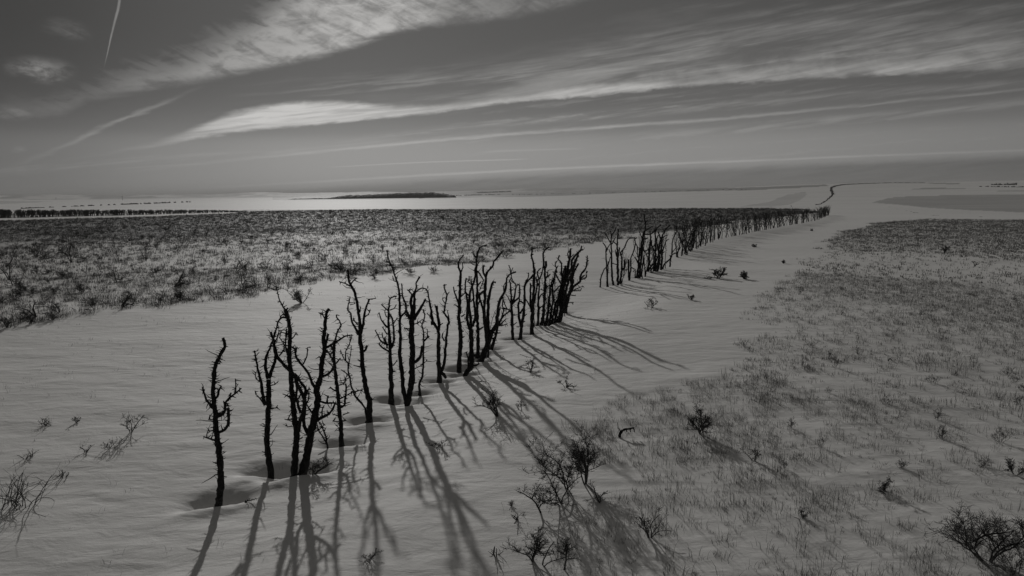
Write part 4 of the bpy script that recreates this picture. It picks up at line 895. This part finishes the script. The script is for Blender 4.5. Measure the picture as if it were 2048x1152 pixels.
if len(me.vertices) == len(GX):
    px, py = project(np.stack([GX, GY, GZ], 1)); pj, pyj = jpx(GX, GY)
    lit = np.where(inpoly(pj, pyj, L_DENSE), .95, 0)*sst(GY, 50, 120); lit = np.maximum(lit, np.where(inpoly(pj, pyj, L_MED), .42, 0)*sst(GY, 40, 90))
    lit = np.maximum(lit, np.where(inpoly(pj, pyj, R_DENSE), .35, 0)*sst(GY, 40, 90)); lit = np.maximum(lit, np.where(inpoly(pj, pyj, R_MED), .12, 0)*sst(GY, 30, 60))
    wob = (fbm(GX/60, GY/60, 91)-.5)*3
    soil = np.zeros(len(GX))
    for poly, v in (([(1745, 405), (1775, 396), (1830, 392), (1950, 390), (2048, 388), (2900, 384), (2900, 440), (2048, 425), (1940, 420), (1850, 415), (1800, 409)], .55),
                    ([(1800, 378), (1860, 375.5), (1935, 376.5), (1925, 378.5), (1860, 379)], .6), ([(1985, 382), (2060, 380.5), (2900, 378), (2900, 383), (2060, 384)], .5),
                    ([(1850, 365.5), (1925, 366.5), (1915, 368.5), (1860, 367)], .7),
                    ([(1545, 413), (1578, 409), (1600, 400), (1614, 389), (1612, 384), (1575, 389), (1540, 403), (1480, 413)], .3),
                    ([(-900, 404), (0, 402), (110, 403), (0, 408), (-900, 411)], .4), ([(930, 392), (1200, 387.5), (1500, 380), (1660, 372.5), (1650, 369), (1500, 374.5), (930, 387)], .75),
                    ([(560, 398), (900, 396.5), (905, 398), (570, 400.5)], .5)):
        soil = np.where(inpoly(px, py+wob*.6, poly) & (GY > 150), v, soil)
    rid = fbm(np.arctan2(GX, GY)*30, np.hypot(GX, GY)/700, 93, 4)
    soil = np.maximum(soil, np.where((px > 545) & (px < 1665), sst(np.hypot(GX, GY), 1300, 1480), 0)*(.35+.5*sst(rid, .3, .6)))
    soil = np.maximum(soil, sst(np.hypot(GX, GY), 2600, 4200)*sst(rid, .38, .6)*.85)
    for nme, arr in (('litter', lit), ('soil', soil)):
        at = me.attributes.new(nme, 'FLOAT', 'POINT'); at.data.foreach_set('value', arr.astype(np.float32))
go = bpy.data.objects.new('ground', me); col.objects.link(go); tag(go, kind='structure')

# ------------------------------------------------------------------ far things
def crowns(name, path, n, hpx, wpx, label, cat, jit=1.0, gap=0.0, seed=3, m=None):
    """a far line of small trees that reads as one mass: many little leafless crowns in one mesh"""
    rgc = random.Random(seed); mb = MB(); P = []
    xs = [p[0] for p in path]; ys = [p[1] for p in path]
    for k in range(n):
        v = k/(n-1); t_ = v*(len(path)-1); q = min(int(t_), len(path)-2); f = t_-q
        x = xs[q]*(1-f)+xs[q+1]*f+rgc.uniform(-.8, .8); y = ys[q]*(1-f)+ys[q+1]*f
        if gap and rgc.random() < gap: continue
        P.append((x, y, v))
    G = ground([p[0] for p in P], [p[1] for p in P])
    for (x, y, v), g in zip(P, G):
        s = g[1]/FPX; hp = hpx(v) if callable(hpx) else hpx
        h = hp*s*rgc.uniform(.6, 1.2); w_ = wpx*s*rgc.uniform(.6, 1.3)
        for b in range(4):
            ox = rgc.uniform(-.5, .5)*w_; hh = h*rgc.uniform(.6, 1)
            P3 = [np.array([g[0]+ox, g[1]+rgc.uniform(-1, 1)*jit*w_, g[2]-.3]) + np.array([rgc.gauss(0, .06)*w_, 0, hh*q/4]) for q in range(5)]
            r = w_*.28; mb.tube(P3, [r*.35, r*.8, r, r*.8, r*.2], 5, rgc, .35)
    o = mb.build(name, m or M_far); return tag(o, label, cat, kind='stuff')
crowns('distant_trees', [(40, 417.5), (75, 416), (150, 413), (240, 409.5), (300, 407.5), (390, 404)], 90, 3.2, 3.4, 'dotted line of tiny trees crossing the snow above the far left belt', 'trees', gap=.35, seed=4)
crowns('distant_trees', [(840, 397), (905, 392), (950, 390.5), (1000, 389.5)], 60, 2.0, 2.2, 'dotted line of tiny trees running right from the dark low wood', 'trees', gap=.2, seed=5)
crowns('distant_trees', [(1025, 390), (1200, 386.5), (1360, 382), (1500, 378.5)], 110, 1.8, 2.0, 'dotted line of tiny trees along the edge of the bright fields left of the far hill', 'trees', gap=.4, seed=6)
crowns('distant_trees', [(955, 386), (1020, 384)], 40, 2.4, 3.0, 'short dark strip of trees on the horizon right of the low wood', 'trees', seed=7)
crowns('distant_trees', [(1960, 373.5), (2000, 374), (2050, 374.5), (2120, 375)], 46, 3.0, 2.2, 'cluster of tiny dark trees and yards on the horizon at the far right', 'trees', gap=.45, seed=8)
crowns('distant_trees', [(1985, 370), (2030, 370)], 18, 5.0, 2.6, 'small taller grove behind the tree cluster at the far right', 'trees', gap=.3, seed=18)
crowns('distant_trees', [(1780, 403+11), (1850, 430), (1930, 433), (2048, 436)], 26, 3.0, 5.0, 'thin broken line of dark tufts on the snow above the right field', 'scrub', gap=.3, seed=9, m=M_scrub)
# the row goes on, far away, up the pale hill
crowns('distant_tree_row', [(1632, 410), (1641, 408.5), (1652, 402), (1661, 395), (1667, 388)], 70, lambda v: 3.2, 2.4, 'far continuation of the dead tree row curving up the pale hill', 'trees', .6, seed=10, m=M_scrub)
crowns('distant_tree_row', [(1666, 389), (1664, 385), (1662, 380), (1663, 376)], 44, 4.0, 2.6, 'thicker far stretch of the tree row climbing straight up the pale hill', 'trees', .6, seed=12, m=M_scrub)
crowns('distant_tree_row', [(1663, 375.5), (1672, 372), (1690, 369.5), (1720, 368), (1780, 366), (1850, 366)], 150, lambda v: 2.2-1.3*v, 3.6, 'thin dark line of the tree row vanishing along the crest of the pale hill', 'trees', .6, seed=13, m=M_scrub)
# the low dark wood on the horizon
def wood_mass():
    y = 1350.0
    x0, x1 = pdir(572, 395)[0]/pdir(572, 395)[1]*y, pdir(905, 395)[0]/pdir(905, 395)[1]*y
    mb = MB(); rgc = random.Random(21); V = []; NU, NV = 240, 9
    for k in range(NU):
        px = 572+(905-572)*k/(NU-1)
        top = np.interp(px, [572, 650, 665, 690, 760, 810, 860, 885, 905], [398.6, 396.5, 394, 391, 388.5, 385.5, 385, 387.5, 390.5])
        bot = np.interp(px, [572, 700, 905], [399.4, 399, 395.5])
        d = pdir(px, top); yy_ = y+rgc.uniform(-8, 8)
        zt = CH+d[2]/d[1]*yy_+rgc.uniform(-.9, .9)
        zb = float(terrain0(np.array([d[0]/d[1]*y]), np.array([y]))[0])-3
        for q in range(NV):
            a = math.pi*q/(NV-1)
            V.append((d[0]/d[1]*y+rgc.uniform(-2, 2), y+40-40*math.cos(a)*1.0+(0 if q else -2), zb+(max(zt-zb, 1))*math.sin(a)**.5*rgc.uniform(.95, 1.03)))
    F = [(k*NV+q, (k+1)*NV+q, (k+1)*NV+q+1, k*NV+q+1) for k in range(NU-1) for q in range(NV-1)]
    mb.v, mb.f = V, F
    o = mb.build('distant_wood', M_far); tag(o, 'long low dark wood on the horizon left of centre', 'wood', kind='stuff')
wood_mass()
# small poles far on the left plain
for px, py, hp, lab in ((245, 400, 9, 'tiny lone pole on the horizon at the far left'), (112, 399, 4, 'very small post on the horizon, leftmost')):
    g = ground([px], [py])[0]; s = g[1]/FPX; mb = MB(); mb.tube([g-np.array([0, 0, 1]), g+np.array([0, 0, hp*s])], [.35*s, .25*s], 6)
    mb.tube([g+np.array([-1.2*s, 0, hp*s*.8]), g+np.array([1.2*s, 0, hp*s*.8])], [.2*s, .2*s], 4)
    o = mb.build('pole', M_far, origin=tuple(g)); o.location = tuple(g); tag(o, lab, 'pole')

# ------------------------------------------------------------------ the air
mh = bpy.data.materials.new('haze'); mh.use_nodes = True; mh.node_tree.nodes.clear()
pv = mh.node_tree.nodes.new('ShaderNodeVolumePrincipled'); pv.inputs['Color'].default_value = (.93, .92, .9, 1); pv.inputs['Density'].default_value = HAZE; pv.inputs['Anisotropy'].default_value = 0.0
ho = mh.node_tree.nodes.new('ShaderNodeOutputMaterial'); mh.node_tree.links.new(pv.outputs[0], ho.inputs['Volume'])
hb = MB(); zl, zh, rr = float(GZ.min())-2, float(GZ.max())+4, 9400
hb.v = [(x, y, z) for z in (zl, zh) for y in (-rr, rr) for x in (-rr, rr)]
hb.f = [(0, 2, 3, 1), (4, 5, 7, 6), (0, 1, 5, 4), (2, 6, 7, 3), (0, 4, 6, 2), (1, 3, 7, 5)]
hz = hb.build('haze', mh); tag(hz, 'thin winter haze softening the far plain', 'haze', kind='stuff')
